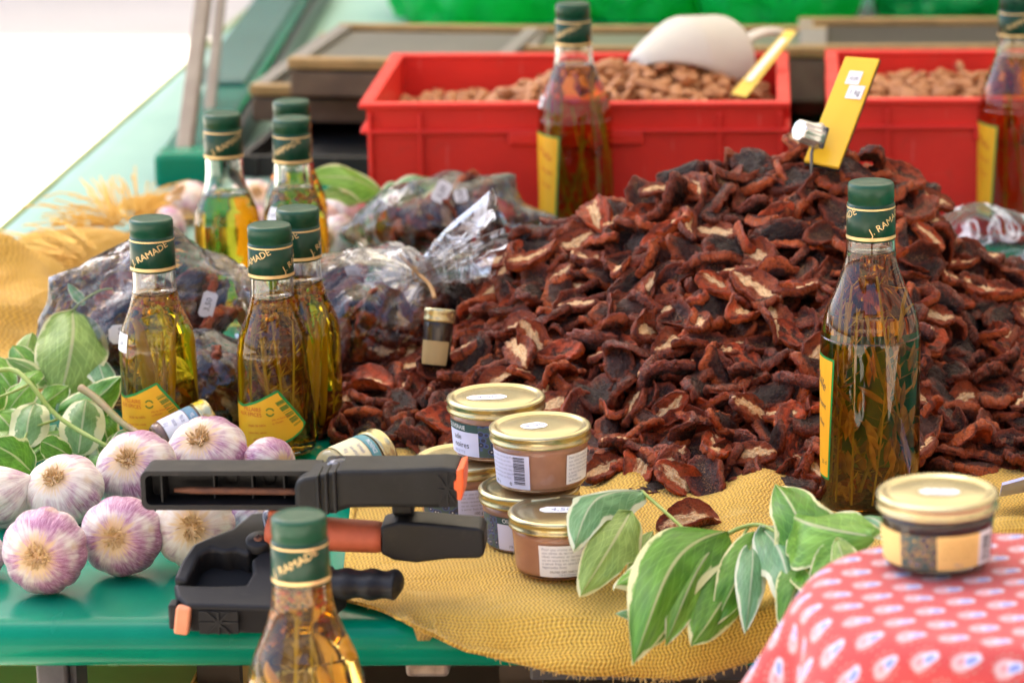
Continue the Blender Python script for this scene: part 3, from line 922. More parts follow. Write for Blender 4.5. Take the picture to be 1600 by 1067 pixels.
# ------------------------------------------------------------------ dried tomatoes
def tomato_mesh(seed, open_):
    """half a dried tomato: a thick elongated slab with a puckered rim, flat inside, wrinkled skin outside"""
    rg = random.Random(seed)
    a, b = rg.uniform(.0205, .0265), rg.uniform(.0100, .0142)
    cup = rg.uniform(.0005, .0035); fold = rg.uniform(-.002, .0035); bend = rg.uniform(-.006, .006); tw = rg.uniform(-.5, .5)
    curl = rg.uniform(0, .004) * rg.choice((0, 1))
    if seed % 4 == 1: fold, bend = rg.uniform(.005, .009), rg.uniform(-.010, .010)      # curled up ones
    npl = rg.choice((13, 16, 19))
    nr, ns = 12, 44
    off = Vector((seed * 7.3, seed * 2.1, 0))
    def mid(r, ph):
        c, s = math.cos(ph), math.sin(ph)
        o = 1 + .16 * noise.noise(off + Vector((c * 1.1, s * 1.1, 3))) + .10 * noise.noise(off + Vector((c * 3.0, s * 3.0, 9))) + .035 * noise.noise(off + Vector((c * 8, s * 8, 1)))
        q = r * (1 - .05 * max(0, r - .8) / .2)
        x, y = a * q * o * c, b * q * o * s
        z = cup * r * r + fold * (y / b) ** 2 + bend * (x / a) ** 2 + curl * max(0, r - .6) * 2.5 * max(0, math.cos(ph - seed))
        z += .0026 * noise.noise(off + Vector((x * 45, y * 55, 11)))
        x += .0016 * noise.noise(off + Vector((x * 90, y * 90, 21))); y += .0016 * noise.noise(off + Vector((x * 90, y * 90, 31)))
        ca, sa = math.cos(tw * x / a), math.sin(tw * x / a)
        y, z = y * ca - z * sa, y * sa + z * ca
        return Vector((x, y, z))
    V, U, F, mi = [], [], [], []
    for side in (1, -1):
        for j in range(nr + 1):
            t = j / nr
            r = max(.03, 1 - (1 - t) ** 1.5)
            for i in range(ns):
                ph = 2 * PI * i / ns
                p = mid(r, ph)
                c, s = math.cos(ph), math.sin(ph)
                ple = .5 + .5 * math.sin(ph * npl + 5 * noise.noise(off + Vector((c * 2, s * 2, 8))))
                puck = abs(noise.noise(off + Vector((c * 7, s * 7, side * 3)))) * .9
                rim = math.exp(-((r - .86) / .17) ** 2)
                if side > 0:
                    th = .0014 + .0020 * rim * (.5 + puck) + .0013 * ple * max(0, r - .35) * 1.4
                    if open_ and r < .78: th += .0016 * (1 - r) + .0034 * (1 - r) * abs(noise.noise(off + Vector((p.x * 130, p.y * 320, 2)))) * 2
                else:
                    w = abs(noise.noise(off + Vector((p.x * 110, p.y * 300, 6)))) + .5 * abs(noise.noise(off + Vector((p.x * 300, p.y * 420, 16))))
                    th = .0030 - .0012 * r * r + .0026 * (.45 - w) * (.5 + .5 * r) + .0012 * rim * puck + .0012 * ple * max(0, r - .3)
                if r > .93: th *= math.sqrt(max(0, 1 - ((r - .93) / .075) ** 2)) if r < 1 else .12
                lump = noise.noise_vector(off + Vector((p.x * 210, p.y * 210, side * .7))) * .0010 * (.3 + r)
                V.append((p.x + lump.x, p.y + lump.y, p.z + side * th + lump.z)); U.append((.5 + .5 * r * c, .5 + .5 * r * s))
    n1 = (nr + 1) * ns
    for s in (0, 1):
        o = s * n1
        for j in range(nr):
            for i in range(ns):
                k = (i + 1) % ns
                f = (o + j * ns + i, o + j * ns + k, o + (j + 1) * ns + k, o + (j + 1) * ns + i)
                F.append(f if s == 0 else f[::-1]); mi.append(0 if s == 0 else 1)
        f = tuple(o + i for i in range(ns)); F.append(f[::-1] if s == 0 else f); mi.append(s)
    for i in range(ns):
        k = (i + 1) % ns
        F.append((nr * ns + i, nr * ns + k, n1 + nr * ns + k, n1 + nr * ns + i)); mi.append(1)
    return V, F, U, mi
def tomato_mats():
    out = []
    for op in (1, 0):
        t = NT('dried_tomato_flesh' if op else 'dried_tomato_flesh_closed')
        uv = t.coord('UV', loc=(-.5, -.5, 0)); s = t.sep(uv)
        rn = t.rnd()
        x2 = t.math('MULTIPLY', s[0], 1.5); y2 = t.math('MULTIPLY', s[1], 3.5 if op else 4.5)
        d = t.math('SQRT', t.math('ADD', t.math('MULTIPLY', x2, x2), t.math('MULTIPLY', y2, y2)))
        rv = t.new('CombineXYZ'); t.set(rv.inputs[0], t.math('MULTIPLY', rn, 31)); t.set(rv.inputs[1], t.math('MULTIPLY', rn, 17))
        uvr = t.new('VectorMath', operation='ADD'); t.set(uvr.inputs[0], uv); t.set(uvr.inputs[1], rv.outputs[0])
        nz = t.noise(uvr.outputs[0], 4.5, 5, .62)
        d = t.math('ADD', d, t.math('MULTIPLY', t.math('SUBTRACT', nz, .5), 1.5))
        d = t.math('ADD', d, t.math('MULTIPLY', rn, .16))
        core = t.step(d, .88, .48)
        seed_ = t.step(t.noise(uv, 26, 3), .42, .6)
        rim = t.math('SQRT', t.math('ADD', t.math('MULTIPLY', s[0], s[0]), t.math('MULTIPLY', s[1], s[1])))
        ob = t.coord('Object')
        grain = t.new('TexVoronoi'); t.set(grain.inputs['Vector'], ob); grain.inputs['Scale'].default_value = 620
        flesh = t.mix(t.step(rim, .30, .45), (.26, .050, .012) if op else (.030, .009, .006), (.20, .030, .008))
        flesh = t.mix(t.math('MULTIPLY', t.step(t.noise(uv, 5, 4), .42, .66), .8), flesh, (.026, .008, .008))
        flesh = t.mix(t.math('MULTIPLY', t.step(rn, .62, .9), t.step(t.noise(uv, 4, 3), .40, .6)), flesh, (.46, .060, .012))
        seeds = t.noise(t.coord('UV', (5, 22, 1)), 2.2, 4, .65, .8)
        cream = t.mix(t.step(seeds, .34, .54), (.56, .20, .05), (.92, .64, .33))
        cream = t.mix(t.step(core, .2, .75), (.50, .13, .03), cream)
        c = t.mix(t.math('MULTIPLY', core, 1.0 if op else .0), flesh, cream)
        spk = t.noise(ob, 850, 3, .7)
        c = t.mix(t.math('MULTIPLY', t.step(spk, .50, .68), .55), c, t.mix(core, (.34, .060, .016), (.60, .28, .10)))
        c = t.mix(t.math('MULTIPLY', t.step(spk, .48, .34), .55), c, (.022, .006, .004))
        h = t.math('ADD', t.math('MULTIPLY', grain.outputs['Distance'], .5), t.math('MULTIPLY', seeds, .8))
        t.P(Base_Color=c, Roughness=.42, Normal=t.bump(h, .9, .0016))
        t.p.inputs['Specular IOR Level'].default_value = .25
        out.append(t.m)
    t = NT('dried_tomato_skin')
    v = t.coord('UV'); ob = t.coord('Object'); rn = t.rnd()
    uvc = t.coord('UV', loc=(-.5, -.5, 0)); s = t.sep(uvc)
    rim = t.math('SQRT', t.math('ADD', t.math('MULTIPLY', s[0], s[0]), t.math('MULTIPLY', s[1], s[1])))
    mid = t.mix(t.step(rn, .2, .8), (.018, .0065, .004), (.055, .012, .006))
    edge = t.mix(t.step(rn, .3, 1.0), (.11, .017, .005), (.48, .085, .013))
    e = t.step(t.math('ADD', rim, t.math('MULTIPLY', t.math('SUBTRACT', t.noise(v, 5, 4), .5), .42)), .30, .46)
    c = t.mix(e, mid, edge)
    spk = t.noise(ob, 850, 3, .7)
    c = t.mix(t.math('MULTIPLY', t.step(spk, .50, .68), t.math('ADD', .12, t.math('MULTIPLY', e, .5))), c, (.46, .095, .03))
    c = t.mix(t.math('MULTIPLY', t.step(spk, .48, .34), .55), c, (.014, .005, .003))
    c = t.mix(t.math('MULTIPLY', t.step(t.noise(v, 8, 4), .55, .68), .8), c, (.016, .006, .004))
    grain = t.new('TexVoronoi'); t.set(grain.inputs['Vector'], ob); grain.inputs['Scale'].default_value = 620
    wr = t.noise(t.coord('UV', (7, 20, 1)), 2.4, 5, .65, 1.2)
    gl = t.step(t.noise(v, 4, 3), .38, .62)
    t.P(Base_Color=c, Roughness=t.math('ADD', .17, t.math('MULTIPLY', gl, .45)), Normal=t.bump(t.math('ADD', wr, t.math('MULTIPLY', grain.outputs['Distance'], .35)), 1.0, .0022))
    t.p.inputs['Specular IOR Level'].default_value = .34
    out.append(t.m)
    return out
TM = tomato_mats()
TOMS = []
for k in range(14):
    op = k < 6
    V, F, U, mi = tomato_mesh(11 + k, op)
    TOMS.append((V, F, U, mi, mesh_from('dried_tomato', V, F, [TM[0] if op else TM[1], TM[2]], U, mi), op))
T_LABEL = 'wrinkled dark red dried tomato lying in the big heap'
T_GROUP = 'dried tomatoes in the heap'
RIDGE = [(-.46, .0), (-.40, .012), (-.385, .022), (-.345, .040), (-.312, .056), (-.275, .092), (-.244, .120), (-.20, .130), (-.156, .147), (-.125, .161), (-.08, .173), (-.031, .181), (.016, .180), (.05, .169), (.078, .152), (.095, .112), (.125, .093), (.156, .088), (.22, .08), (.30, .05)]
YR = 2.60
FOOT = [(-.46, 2.40), (-.40, 2.375), (-.33, 2.36), (-.25, 2.33), (-.17, 2.27), (-.10, 2.235), (0, 2.235), (.06, 2.25), (.10, 2.30), (.2, 2.30), (.3, 2.33)]
def heap_h(x, y):
    r = interp(x, RIDGE)
    if y < YR:
        t = (YR - y) / (YR - interp(x, FOOT))
        return r * max(0.0, 1 - t) ** .92 if t < 1 else 0.0
    return r * max(0.0, 1 - ((y - YR) / .26) ** 1.3)
H_ANCH = {'the price sign': (1290, 235), 'the small dark jar': (684, 525), 'the upper left jar lid': (780, 625), 'the upper right jar lid': (848, 668), "the tall dark bottle's cap": (1361, 315),
          "the tall dark bottle's shoulder": (1361, 500), "the tall dark bottle's label": (1290, 680), "the tall dark bottle's foot": (1361, 780), 'the bottle before the left crate': (895, 315), "the tied bag's neck": (720, 400),
          'the ivy leaf tips': (1210, 750), 'the single tomato on the cloth': (1078, 815), 'the right edge bottle': (1565, 385), 'the jar on the red cloth': (1465, 745), "the heap's middle": (1080, 480), "the heap's left foot": (570, 640)}
def heap():
    rg = random.Random(77)
    e = .006
    def nrm(x, y):
        return Vector((-(heap_h(x + e, y) - heap_h(x - e, y)) / (2 * e), -(heap_h(x, y + e) - heap_h(x, y - e)) / (2 * e), 1)).normalized()
    pts = []
    sp = .0182
    y = 2.2; row = 0
    while y < 2.86:
        x = -.46 + (row % 2) * sp * .5
        while x < .235:
            xx, yy = x + rg.uniform(-.007, .007), y + rg.uniform(-.006, .006)
            h = heap_h(xx, yy)
            if h > .003: pts.append((xx, yy, h))
            x += sp
        y += sp * (.80 if y < 2.6 else 1.1); row += 1
    F3 = Vector((0, CP, -SP))
    cand = []
    for x, y, h in pts:
        n = nrm(x, y)
        p = Vector((x, y, TABLE + h))
        vd = (CAM - p).normalized()
        px = CX + FPX * (x / (p - CAM).dot(F3))
        sc = n.dot(vd)
        vis = sc > .02 and y < YR + .06 and -40 < px < 1625 and px > 0
        cand.append((x, y, h, n, vis, sc, px))
    vis = [c for c in cand if c[4]]
    rest = [c for c in cand if not c[4]]
    stuff = []
    LIM = 262
    rg.shuffle(vis)
    chosen = []
    for c in vis: chosen.append(c)
    # spread the individual ones evenly over the visible slope: the others lie a little deeper
    step = []
    kept = []
    for c in chosen:
        if len(kept) < LIM and all((c[0] - k[0]) ** 2 + ((c[1] - k[1]) * 1.1) ** 2 + (c[2] - k[2]) ** 2 > .0192 ** 2 for k in kept): kept.append(c)
        else: step.append(c)
    def place(c, lift, it):
        x, y, h, n = c[:4]
        q = (n * .55 + Vector((0, 0, .55)) + Vector((rg.gauss(0, .58), rg.gauss(0, .58), rg.gauss(0, .3)))).normalized()
        op = rg.random() < .50
        T = TOMS[rg.randrange(0, 6)] if op else TOMS[rg.randrange(6, 14)]
        if not op and rg.random() < .8: q = -q
        z = max(TABLE + h + lift, TABLE + .008)
        spin = rg.gauss(0, .8) if rg.random() < .75 else rg.uniform(0, 6.28)
        M = frame((x, y, z), q, 0)
        # long axis mostly across the slope
        M = M @ Matrix.Rotation(spin, 4, 'Z') @ Matrix.Diagonal((rg.uniform(.76, 1.2),) * 3 + (1,))
        return T, M
    for c in kept:
        T, M = place(c, rg.uniform(.000, .010), 0)
        o = link('dried_tomato', T[4], None, M)
        look = 'pale seeded dried tomato half' if T[5] else 'closed dark red dried tomato'
        tag(o, look + ' ' + beside(M.translation, H_ANCH), 'dried tomato', T_GROUP)
    for c in step:
        T, M = place(c, rg.uniform(-.008, .002), 1); stuff.append((T[0], T[1], T[2], [i if i else 0 for i in T[3]], M))
    for c in rest[::2]:
        T, M = place(c, -.002, 2); stuff.append((T[0], T[1], T[2], T[3], M))
    for c in vis[::2]:
        T, M = place(c, -.020, 3)
        if c[2] > .03: stuff.append((T[0], T[1], T[2], T[3], M))
    me = join_stuff('dried_tomatoes', stuff, [TM[1], TM[2]], 5)
    # dark core the pieces rest on
    m = MB()
    m.grid(lambda u, v: (lerp(-.46, .27, u), lerp(2.24, 2.86, v), TABLE + max(.001, heap_h(lerp(-.46, .27, u), lerp(2.24, 2.86, v)) - .022)), 60, 50)
    m.F = [f for f in m.F if max(m.V[i].z for i in f) > TABLE + .004]; m.mi = [1] * len(m.F)
    b = bmesh.new(); b.from_mesh(me); n0 = len(b.verts)
    core = mesh_from('core', m.V, m.F, [TM[1], TM[2]], m.U, [1] * len(m.F))
    b.from_mesh(core); b.to_mesh(me); b.free(); bpy.data.meshes.remove(core)
    o = link('dried_tomatoes', me)
    tag(o, 'remaining dried tomatoes packed together deeper in the big heap', 'dried tomatoes', T_GROUP, 'stuff')
    # the single one on the cloth
    p = at(1078, 816, .009)
    M = frame(p, (.1, -.45, 1), .1) @ Matrix.Diagonal((1.05, 1.05, 1.05, 1))
    o = link('dried_tomato', TOMS[2][4], None, M)
    tag(o, 'single dried tomato lying apart on the yellow cloth in front of the heap', 'dried tomato')
heap()

# ------------------------------------------------------------------ oil bottles
GLASS = glass_mat('clear_glass', (.97, .985, .975), 1.5)
CAP = mat('cap_green', (.007, .054, .027), .35, col2=(.009, .064, .033), scale=60)
CAPSULE = mat('capsule_green', (.004, .036, .018), .3, col2=(.005, .043, .022), scale=30)
GOLD = mat('gold_foil', (.72, .50, .22), .35, .35)
LABEL_Y = mat('label_yellow', (.86, .43, .02), .45, col2=(.84, .40, .02), scale=30)
LABEL_G = mat('label_green_edge', (.02, .27, .055), .45)
INK_RED = mat('ink_red', (.62, .09, .02), .6)
INK_GREEN = mat('ink_green', (.13, .20, .02), .6)
INK_DARK = mat('ink_dark', (.05, .05, .07), .6)
WHITE_PAPER = mat('white_paper', (.80, .79, .80), .5)
def oil_mat(name, col):
    t = NT(name)
    g_ = t.new('BsdfGlass'); g_.inputs['Color'].default_value = tuple(col) + (1,); g_.inputs['IOR'].default_value = .985
    t.t.links.new(g_.outputs[0], t.out.inputs[0]); return t.m
OIL = {'amber': oil_mat('amber_oil', (.98, .84, .46)), 'green': oil_mat('herb_oil', (.96, .79, .14)), 'gold': oil_mat('golden_oil', (.98, .82, .22)), 'dark': oil_mat('dark_oil', (.90, .68, .20)), 'clear': oil_mat('pale_oil', (.94, .69, .20))}
SMALL = dict(h=.174, prof=[(.0283, .004), (.0285, .045), (.0285, .074), (.0278, .081), (.0262, .0895), (.0222, .0995), (.0186, .1095), (.0165, .1185), (.0160, .127), (.0158, .160)],
             cap=(.160, .174, .0160), caps=(.1345, .1605, .0170))
BIG = dict(h=.235, prof=[(.0352, .005), (.0354, .06), (.0354, .119), (.0350, .127), (.0335, .137), (.0302, .148), (.0250, .160), (.0206, .172), (.0182, .181), (.0172, .192), (.0168, .205), (.0160, .219)],
           cap=(.2195, .235, .0160), caps=(.1945, .220, .0174))
def herb_needle(mb, p, d, L, w):
    d = Vector(d).normalized(); s = d.cross(Vector((.3, .2, 1))).normalized() * w; n = d.cross(s).normalized() * w * .4
    a, b = Vector(p), Vector(p) + d * L
    mb.add([a - s * .4, a + s * .4, lerp(a, b, .5) + s + n, b, lerp(a, b, .5) - s + n], [(0, 1, 2, 3, 4)])
def bottle(label, px, py_cap, kind, oil, fill, base=0.0, cap_rot=0.0, lab=None, lab_rot=0.0, herbs=(), seed=1, sticker=None, group='herb oil bottles with green caps'):
    K = SMALL if kind == 's' else BIG
    p = at(px, py_cap, base + K['h'])
    t = thing('oil_bottle', label, 'bottle', (p.x, p.y, TABLE + base + .0045), group)
    t.rotation_euler = (0, 0, math.atan2(-p.x, p.y))       # angle 0 faces the viewer
    rg = random.Random(seed)
    S = [(float(r), float(z)) for r, z in spline(K['prof'], 5)]
    def rf(z): return interp(z, [(q[1], q[0]) for q in S])
    R0 = K['prof'][0][0]
    outer = [(0, .0015), (R0 * .55, .001), (R0 * .82, 0), (R0 * .95, .0012)] + S
    top = S[-1]
    zf = fill
    wall = .0017
    inner_air = [(top[0] - wall, top[1])] + [(r - wall, z) for r, z in reversed(S) if z > zf + .001] + [(rf(zf) - wall, zf), (0, zf)]
    b = MB(); b.lathe(outer + inner_air, 56)
    b.build('glass', GLASS, t, recalc=False)
    # oil, wetting the glass
    ol = [(0, .0045), (R0 * .8, .0045), (R0 - wall - .001, .007)] + [(r - wall, z) for r, z in S if .008 < z < zf - .0012] + [(rf(zf) - wall - .0002, zf - .0006), (0, zf - .0006)]
    b = MB(); b.lathe(ol, 56); b.build('oil', OIL[oil], t)
    # cap with fine ribs
    z0, z1, rc = K['cap']
    b = MB()
    n = 72
    prof = [(rc * .96, z0), (rc, z0 + .001), (rc * 1.0, z0 + .0042), (rc * 1.015, z0 + .0046), (rc * 1.02, z1 - .0025), (rc * .99, z1 - .0008), (rc * .93, z1), (rc * .55, z1 - .0003), (0, z1 - .0003)]
    b.lathe(prof, n)
    for k in range(len(b.V)):
        j, i = divmod(k, n)
        if j in (1, 2) and i % 2: b.V[k] = Vector((b.V[k].x * .975, b.V[k].y * .975, b.V[k].z))
    b.build('cap', CAP, t)
    # shrink capsule with gold bands and lettering
    z0, z1, rc = K['caps']
    rt = rc * .965
    def cr(z): return lerp(rc, rt, (z - z0) / (z1 - z0))
    b = MB(); b.lathe([(rc - .001, z0), (rc, z0 + .0006), (lerp(rc, rt, .5), (z0 + z1) / 2), (rt, z1), (rt - .001, z1 + .0006), (K['cap'][2] * .93, z1 + .001)], 56)
    co = b.build('capsule', CAPSULE, t)
    g1 = MB(); g1.lathe([(cr(z0 + .0016) + .0002, z0 + .0016), (cr(z0 + .004) + .0002, z0 + .004)], 56)
    g1.lathe([(cr(z1 - .0026) + .0002, z1 - .0026), (cr(z1 - .0014) + .0002, z1 - .0014)], 56)
    g1.build('gold_band', GOLD, co)
    g2 = MB()
    for k in (-1, 0, 1):
        wrap_text(g2, 'J. RAMADE', .0070, cr, cap_rot + k * R(133), z0 + .0055, R(27), .0003)
    g2.build('lettering', GOLD, co, smooth=False)
    # label
    if lab:
        lm, le, ink = MB(), MB(), MB()
        if lab == 'fan':
            A0, PK, A1 = R(-112), R(4), R(47)
            s = K['h'] / .174
            zt = lambda a: (interp(a, [(A0, .046), (R(-80), .0415), (R(-55), .041), (R(-30), .0455), (PK, .0545), (A1, .0265)])) * s
            zb = lambda a: (interp(a, [(A0, .006), (R(-80), .005), (R(-45), .0052), (R(-10), .0088), (R(22), .0148), (R(40), .0205), (A1, .0255)])) * s
            wrap_band(le, rf, A0, A1, zb, zt, .0003, 60, 5)
            sh = .0019
            wrap_band(lm, rf, A0, A1 - R(5), lambda a: zb(a) + sh, lambda a: max(zb(a) + sh, zt(a) - sh * (1 if a < PK else 1.7)), .0005, 56, 5)
            for s_, sz, a, z, sl in (('AUX EPICES', .0042, -22, .0335, .03), ('PILLAIRE', .0044, -22, .0375, .03), ('Huile de table', .0027, -16, .0265, .12), ('Servir avec salade', .0022, -15, .021, .1), ('MARINADES', .0025, -10, .0165, .16)):
                wrap_text(ink, s_, sz, rf, R(a), z * s, sl, .0007, 'R', 0)
            for s_, z in (('Mis en bouteille', .0305), ('au Moulin', .0278)):
                wrap_text(ink, s_, .0021, rf, R(-6), z * s, .25, .0007, 'L', 0)
            bars = MB()
            for k in range(26):                      # tilted barcode
                u = k / 25
                if rg.random() < .8:
                    ca, cz = R(lerp(5, 33, u)), lerp(.0455, .0262, u) * s
                    wd = rg.choice((.0002, .0003, .00045))
                    d = Vector((.0055, .0026)); nrm = Vector((.0026, -.0055)).normalized() * wd
                    q = []
                    for e, f in ((-.5, -1), (.5, -1), (.5, 1), (-.5, 1)):
                        xx, zz = d.x * e + nrm.x * f, cz + d.y * e + nrm.y * f
                        a = ca + xx / rf(cz); q.append((math.sin(a) * (rf(zz) + .0007), -math.cos(a) * (rf(zz) + .0007), zz))
                    bars.add(q, [(0, 1, 2, 3)])
            for half in (0, 1):                      # recycling arrows
                pts = []
                for k in range(11):
                    an = R(20 + 180 * half + 140 * k / 10)
                    pts.append((R(-9) + .0034 * math.cos(an) / rf(.036), .0375 * s + .0034 * math.sin(an)))
                for (a0, q0), (a1, q1) in zip(pts, pts[1:]):
                    cx_, cz_ = R(-9), .0375 * s
                    inn = lambda a, z: (cx_ + (a - cx_) * .66, cz_ + (z - cz_) * .66)
                    Q = [(a0, q0), (a1, q1), inn(a1, q1), inn(a0, q0)]
                    bars.add([(math.sin(a) * (rf(z) + .0007), -math.cos(a) * (rf(z) + .0007), z) for a, z in Q], [(0, 1, 2, 3)])
            lo = lm.build('label', LABEL_Y, t)
            le.build('label_edge', LABEL_G, lo)
            ink.build('lettering', INK_RED, lo, smooth=False); bars.build('barcode', INK_GREEN, lo, smooth=False)
            for ch in lo.children: ch.rotation_euler = (0, 0, 0)
            lo.rotation_euler = (0, 0, lab_rot)
        else:
            A0, A1, zl, zh = R(-175), R(0), .024, .113
            zt = lambda a: zh + .004 * (A1 - a)
            edge = lambda z: A1 - R(10) * (zh - z) / (zh - zl)
            def fn(mb, ins, off):
                def f(u, v):
                    z = lerp(zl + ins, zh - ins, v) ; a = lerp(A0, edge(z) - ins / .0354, u)
                    z += .004 * (A1 - a) * v * .4
                    return (math.sin(a) * (rf(z) + off), -math.cos(a) * (rf(z) + off), z)
                mb.grid(f, 40, 4)
            fn(le, 0, .0003); fn(lm, .0016, .0005)
            for s_, sz, a, z, sl in (('Huile', .010, -18, .088, -.5), ('piment', .006, -16, .075, -.3), ('d olive', .0055, -20, .062, -.3), ('25 cl', .004, -14, .035, 0)):
                wrap_text(ink, s_, sz, rf, R(a), z, sl, .0007, 'R', 0)
            lo = lm.build('label', LABEL_Y, t); le.build('label_edge', LABEL_G, lo)
            ink.build('lettering', INK_DARK if kind == 'b' and lab == 'side_dark' else INK_RED, lo, smooth=False)
            lo.rotation_euler = (0, 0, lab_rot)
    # contents
    rin = lambda z: rf(z) - .006
    zlow, zmid = .008, K['prof'][3][1]
    for what, cnt in herbs:
        m = MB()
        if what == 'herb_sprig':
            for _ in range(cnt):
                a = rg.uniform(0, 2 * PI); r = rin(.04) * math.sqrt(rg.uniform(.35, 1))
                a2 = a + rg.gauss(0, .5)
                z1 = rg.uniform(zmid * .8, min(zf - .01, zmid * 1.35))
                r2 = min(r, rin(z1)) * rg.uniform(.6, 1)
                P = [Vector((lerp(r, r2, k / 5) * math.cos(lerp(a, a2, k / 5)), lerp(r, r2, k / 5) * math.sin(lerp(a, a2, k / 5)), lerp(zlow, z1, k / 5))) for k in range(6)]
                m.tube(P, .0007, 5)
                for k in range(26):
                    u = rg.uniform(0.05, 1) * 5; i = min(4, int(u)); q = lerp(P[i], P[i + 1], u - i)
                    d = Vector((rg.gauss(0, .6), rg.gauss(0, .6), rg.uniform(.3, 1.2)))
                    e = q + d.normalized() * .009
                    if math.hypot(e.x, e.y) > rf(max(.01, min(e.z, top[1]))) - .003: d.x, d.y = -q.x * 20, -q.y * 20
                    herb_needle(m, q, d, rg.uniform(.006, .011), .0006)
            o = m.build('herb_sprig', mat('dried_herb', (.30, .25, .04), .6, col2=(.45, .33, .08), scale=60), t, smooth=False); o['kind'] = 'stuff'
        elif what == 'stalk':
            for _ in range(cnt):
                a = rg.uniform(0, 2 * PI); r = rin(.04) * .95
                m = MB()
                P = [Vector((r * math.cos(a + .3 * k / 5) * lerp(1, min(1, rin(zmid * 1.1) / r), k / 5), r * math.sin(a + .3 * k / 5) * lerp(1, min(1, rin(zmid * 1.1) / r), k / 5), lerp(zlow, zmid * 1.1, k / 5))) for k in range(6)]
                m.tube(P, [.0016, .0024, .0028, .0026, .002, .0008], 8)
                m.build('stalk', mat('stalk_yellow', (.45, .33, .05), .5), t)
        elif what == 'slice':
            for _ in range(cnt):
                m = MB()
                a = rg.uniform(0, 2 * PI); z = rg.uniform(zlow + .004, zmid * .93)
                r = rin(z) * math.sqrt(rg.uniform(.25, 1)) - .001
                L, W = rg.uniform(.006, .013), rg.uniform(.0010, .0023)
                m.lathe([(0, -L)] + [(W * math.sin(PI * k / 6) ** .7 * rg.uniform(.8, 1.2), L * (k / 3 - 1)) for k in range(1, 6)] + [(0, L)], 9)
                Mx = Matrix.Translation((r * math.cos(a), r * math.sin(a), max(z, L + .006))) @ Matrix.Rotation(rg.gauss(0, .35), 4, 'X') @ Matrix.Rotation(rg.gauss(0, .35), 4, 'Y') @ Matrix.Diagonal((1, .55, 1, 1))
                m.build('mushroom_slice', MUSH[rg.randrange(2)], t, M=Mx)
        elif what == 'peppercorn':
            for k in range(cnt):
                z = zf - rg.uniform(.0022, .014) ; r = (rf(z) - .0045) * math.sqrt(rg.uniform(.3, 1)); a = rg.uniform(0, 2 * PI)
                s = rg.uniform(.0013, .002)
                m.lathe([(0, -s), (s * .75, -s * .66), (s, 0), (s * .75, s * .66), (0, s)], 7, M=Matrix.Translation((r * math.cos(a), r * math.sin(a), z)), mi=rg.choice((0, 0, 0, 1)))
            o = m.build('peppercorns', [mat('coriander_seed', (.50, .30, .11), .6), mat('pink_pepper', (.45, .10, .05), .5)], t); o['kind'] = 'stuff'
        elif what in ('red_pepper', 'yellow_pepper'):
            for _ in range(cnt):
                m = MB()
                a = rg.uniform(0, 2 * PI); z = rg.uniform(zlow + .02, zmid * 1.25)
                r = max(.002, rin(z) * rg.uniform(.5, .95) - .002); L = rg.uniform(.012, .024)
                P = [Vector((r * math.cos(a), r * math.sin(a), z + L * (k / 5 - .5))) * 1 + Vector((.002 * math.sin(k), .002 * math.cos(k * 1.3), 0)) for k in range(6)]
                m.tube(P, [.0015, .0035, .0042, .0038, .0026, .0008], 8, flat=.7)
                m.build('chilli' if what == 'red_pepper' else 'pepper_strip', RCH if what == 'red_pepper' else YCH, t)
    if sticker:
        a, z, ww, hh = sticker
        m = MB()
        wrap_band(m, rf, a - ww, a + ww, lambda q: z, lambda q: z + hh, .0006, 6, 2)
        so = m.build('price_sticker', WHITE_PAPER, t)
        i = MB(); wrap_text(i, '6,50', .0042, rf, a, z + hh * .38, 0, .0008, 'C'); i.build('lettering', INK_DARK, so, smooth=False)
    return t
MUSH = [mat('mushroom_brown', (.30, .15, .05), .5, col2=(.16, .08, .03), scale=120), mat('mushroom_tan', (.50, .30, .12), .5, col2=(.30, .15, .05), scale=120)]
RCH = mat('chilli_red', (.32, .03, .015), .35); YCH = mat('pepper_yellow', (.62, .34, .03), .4)
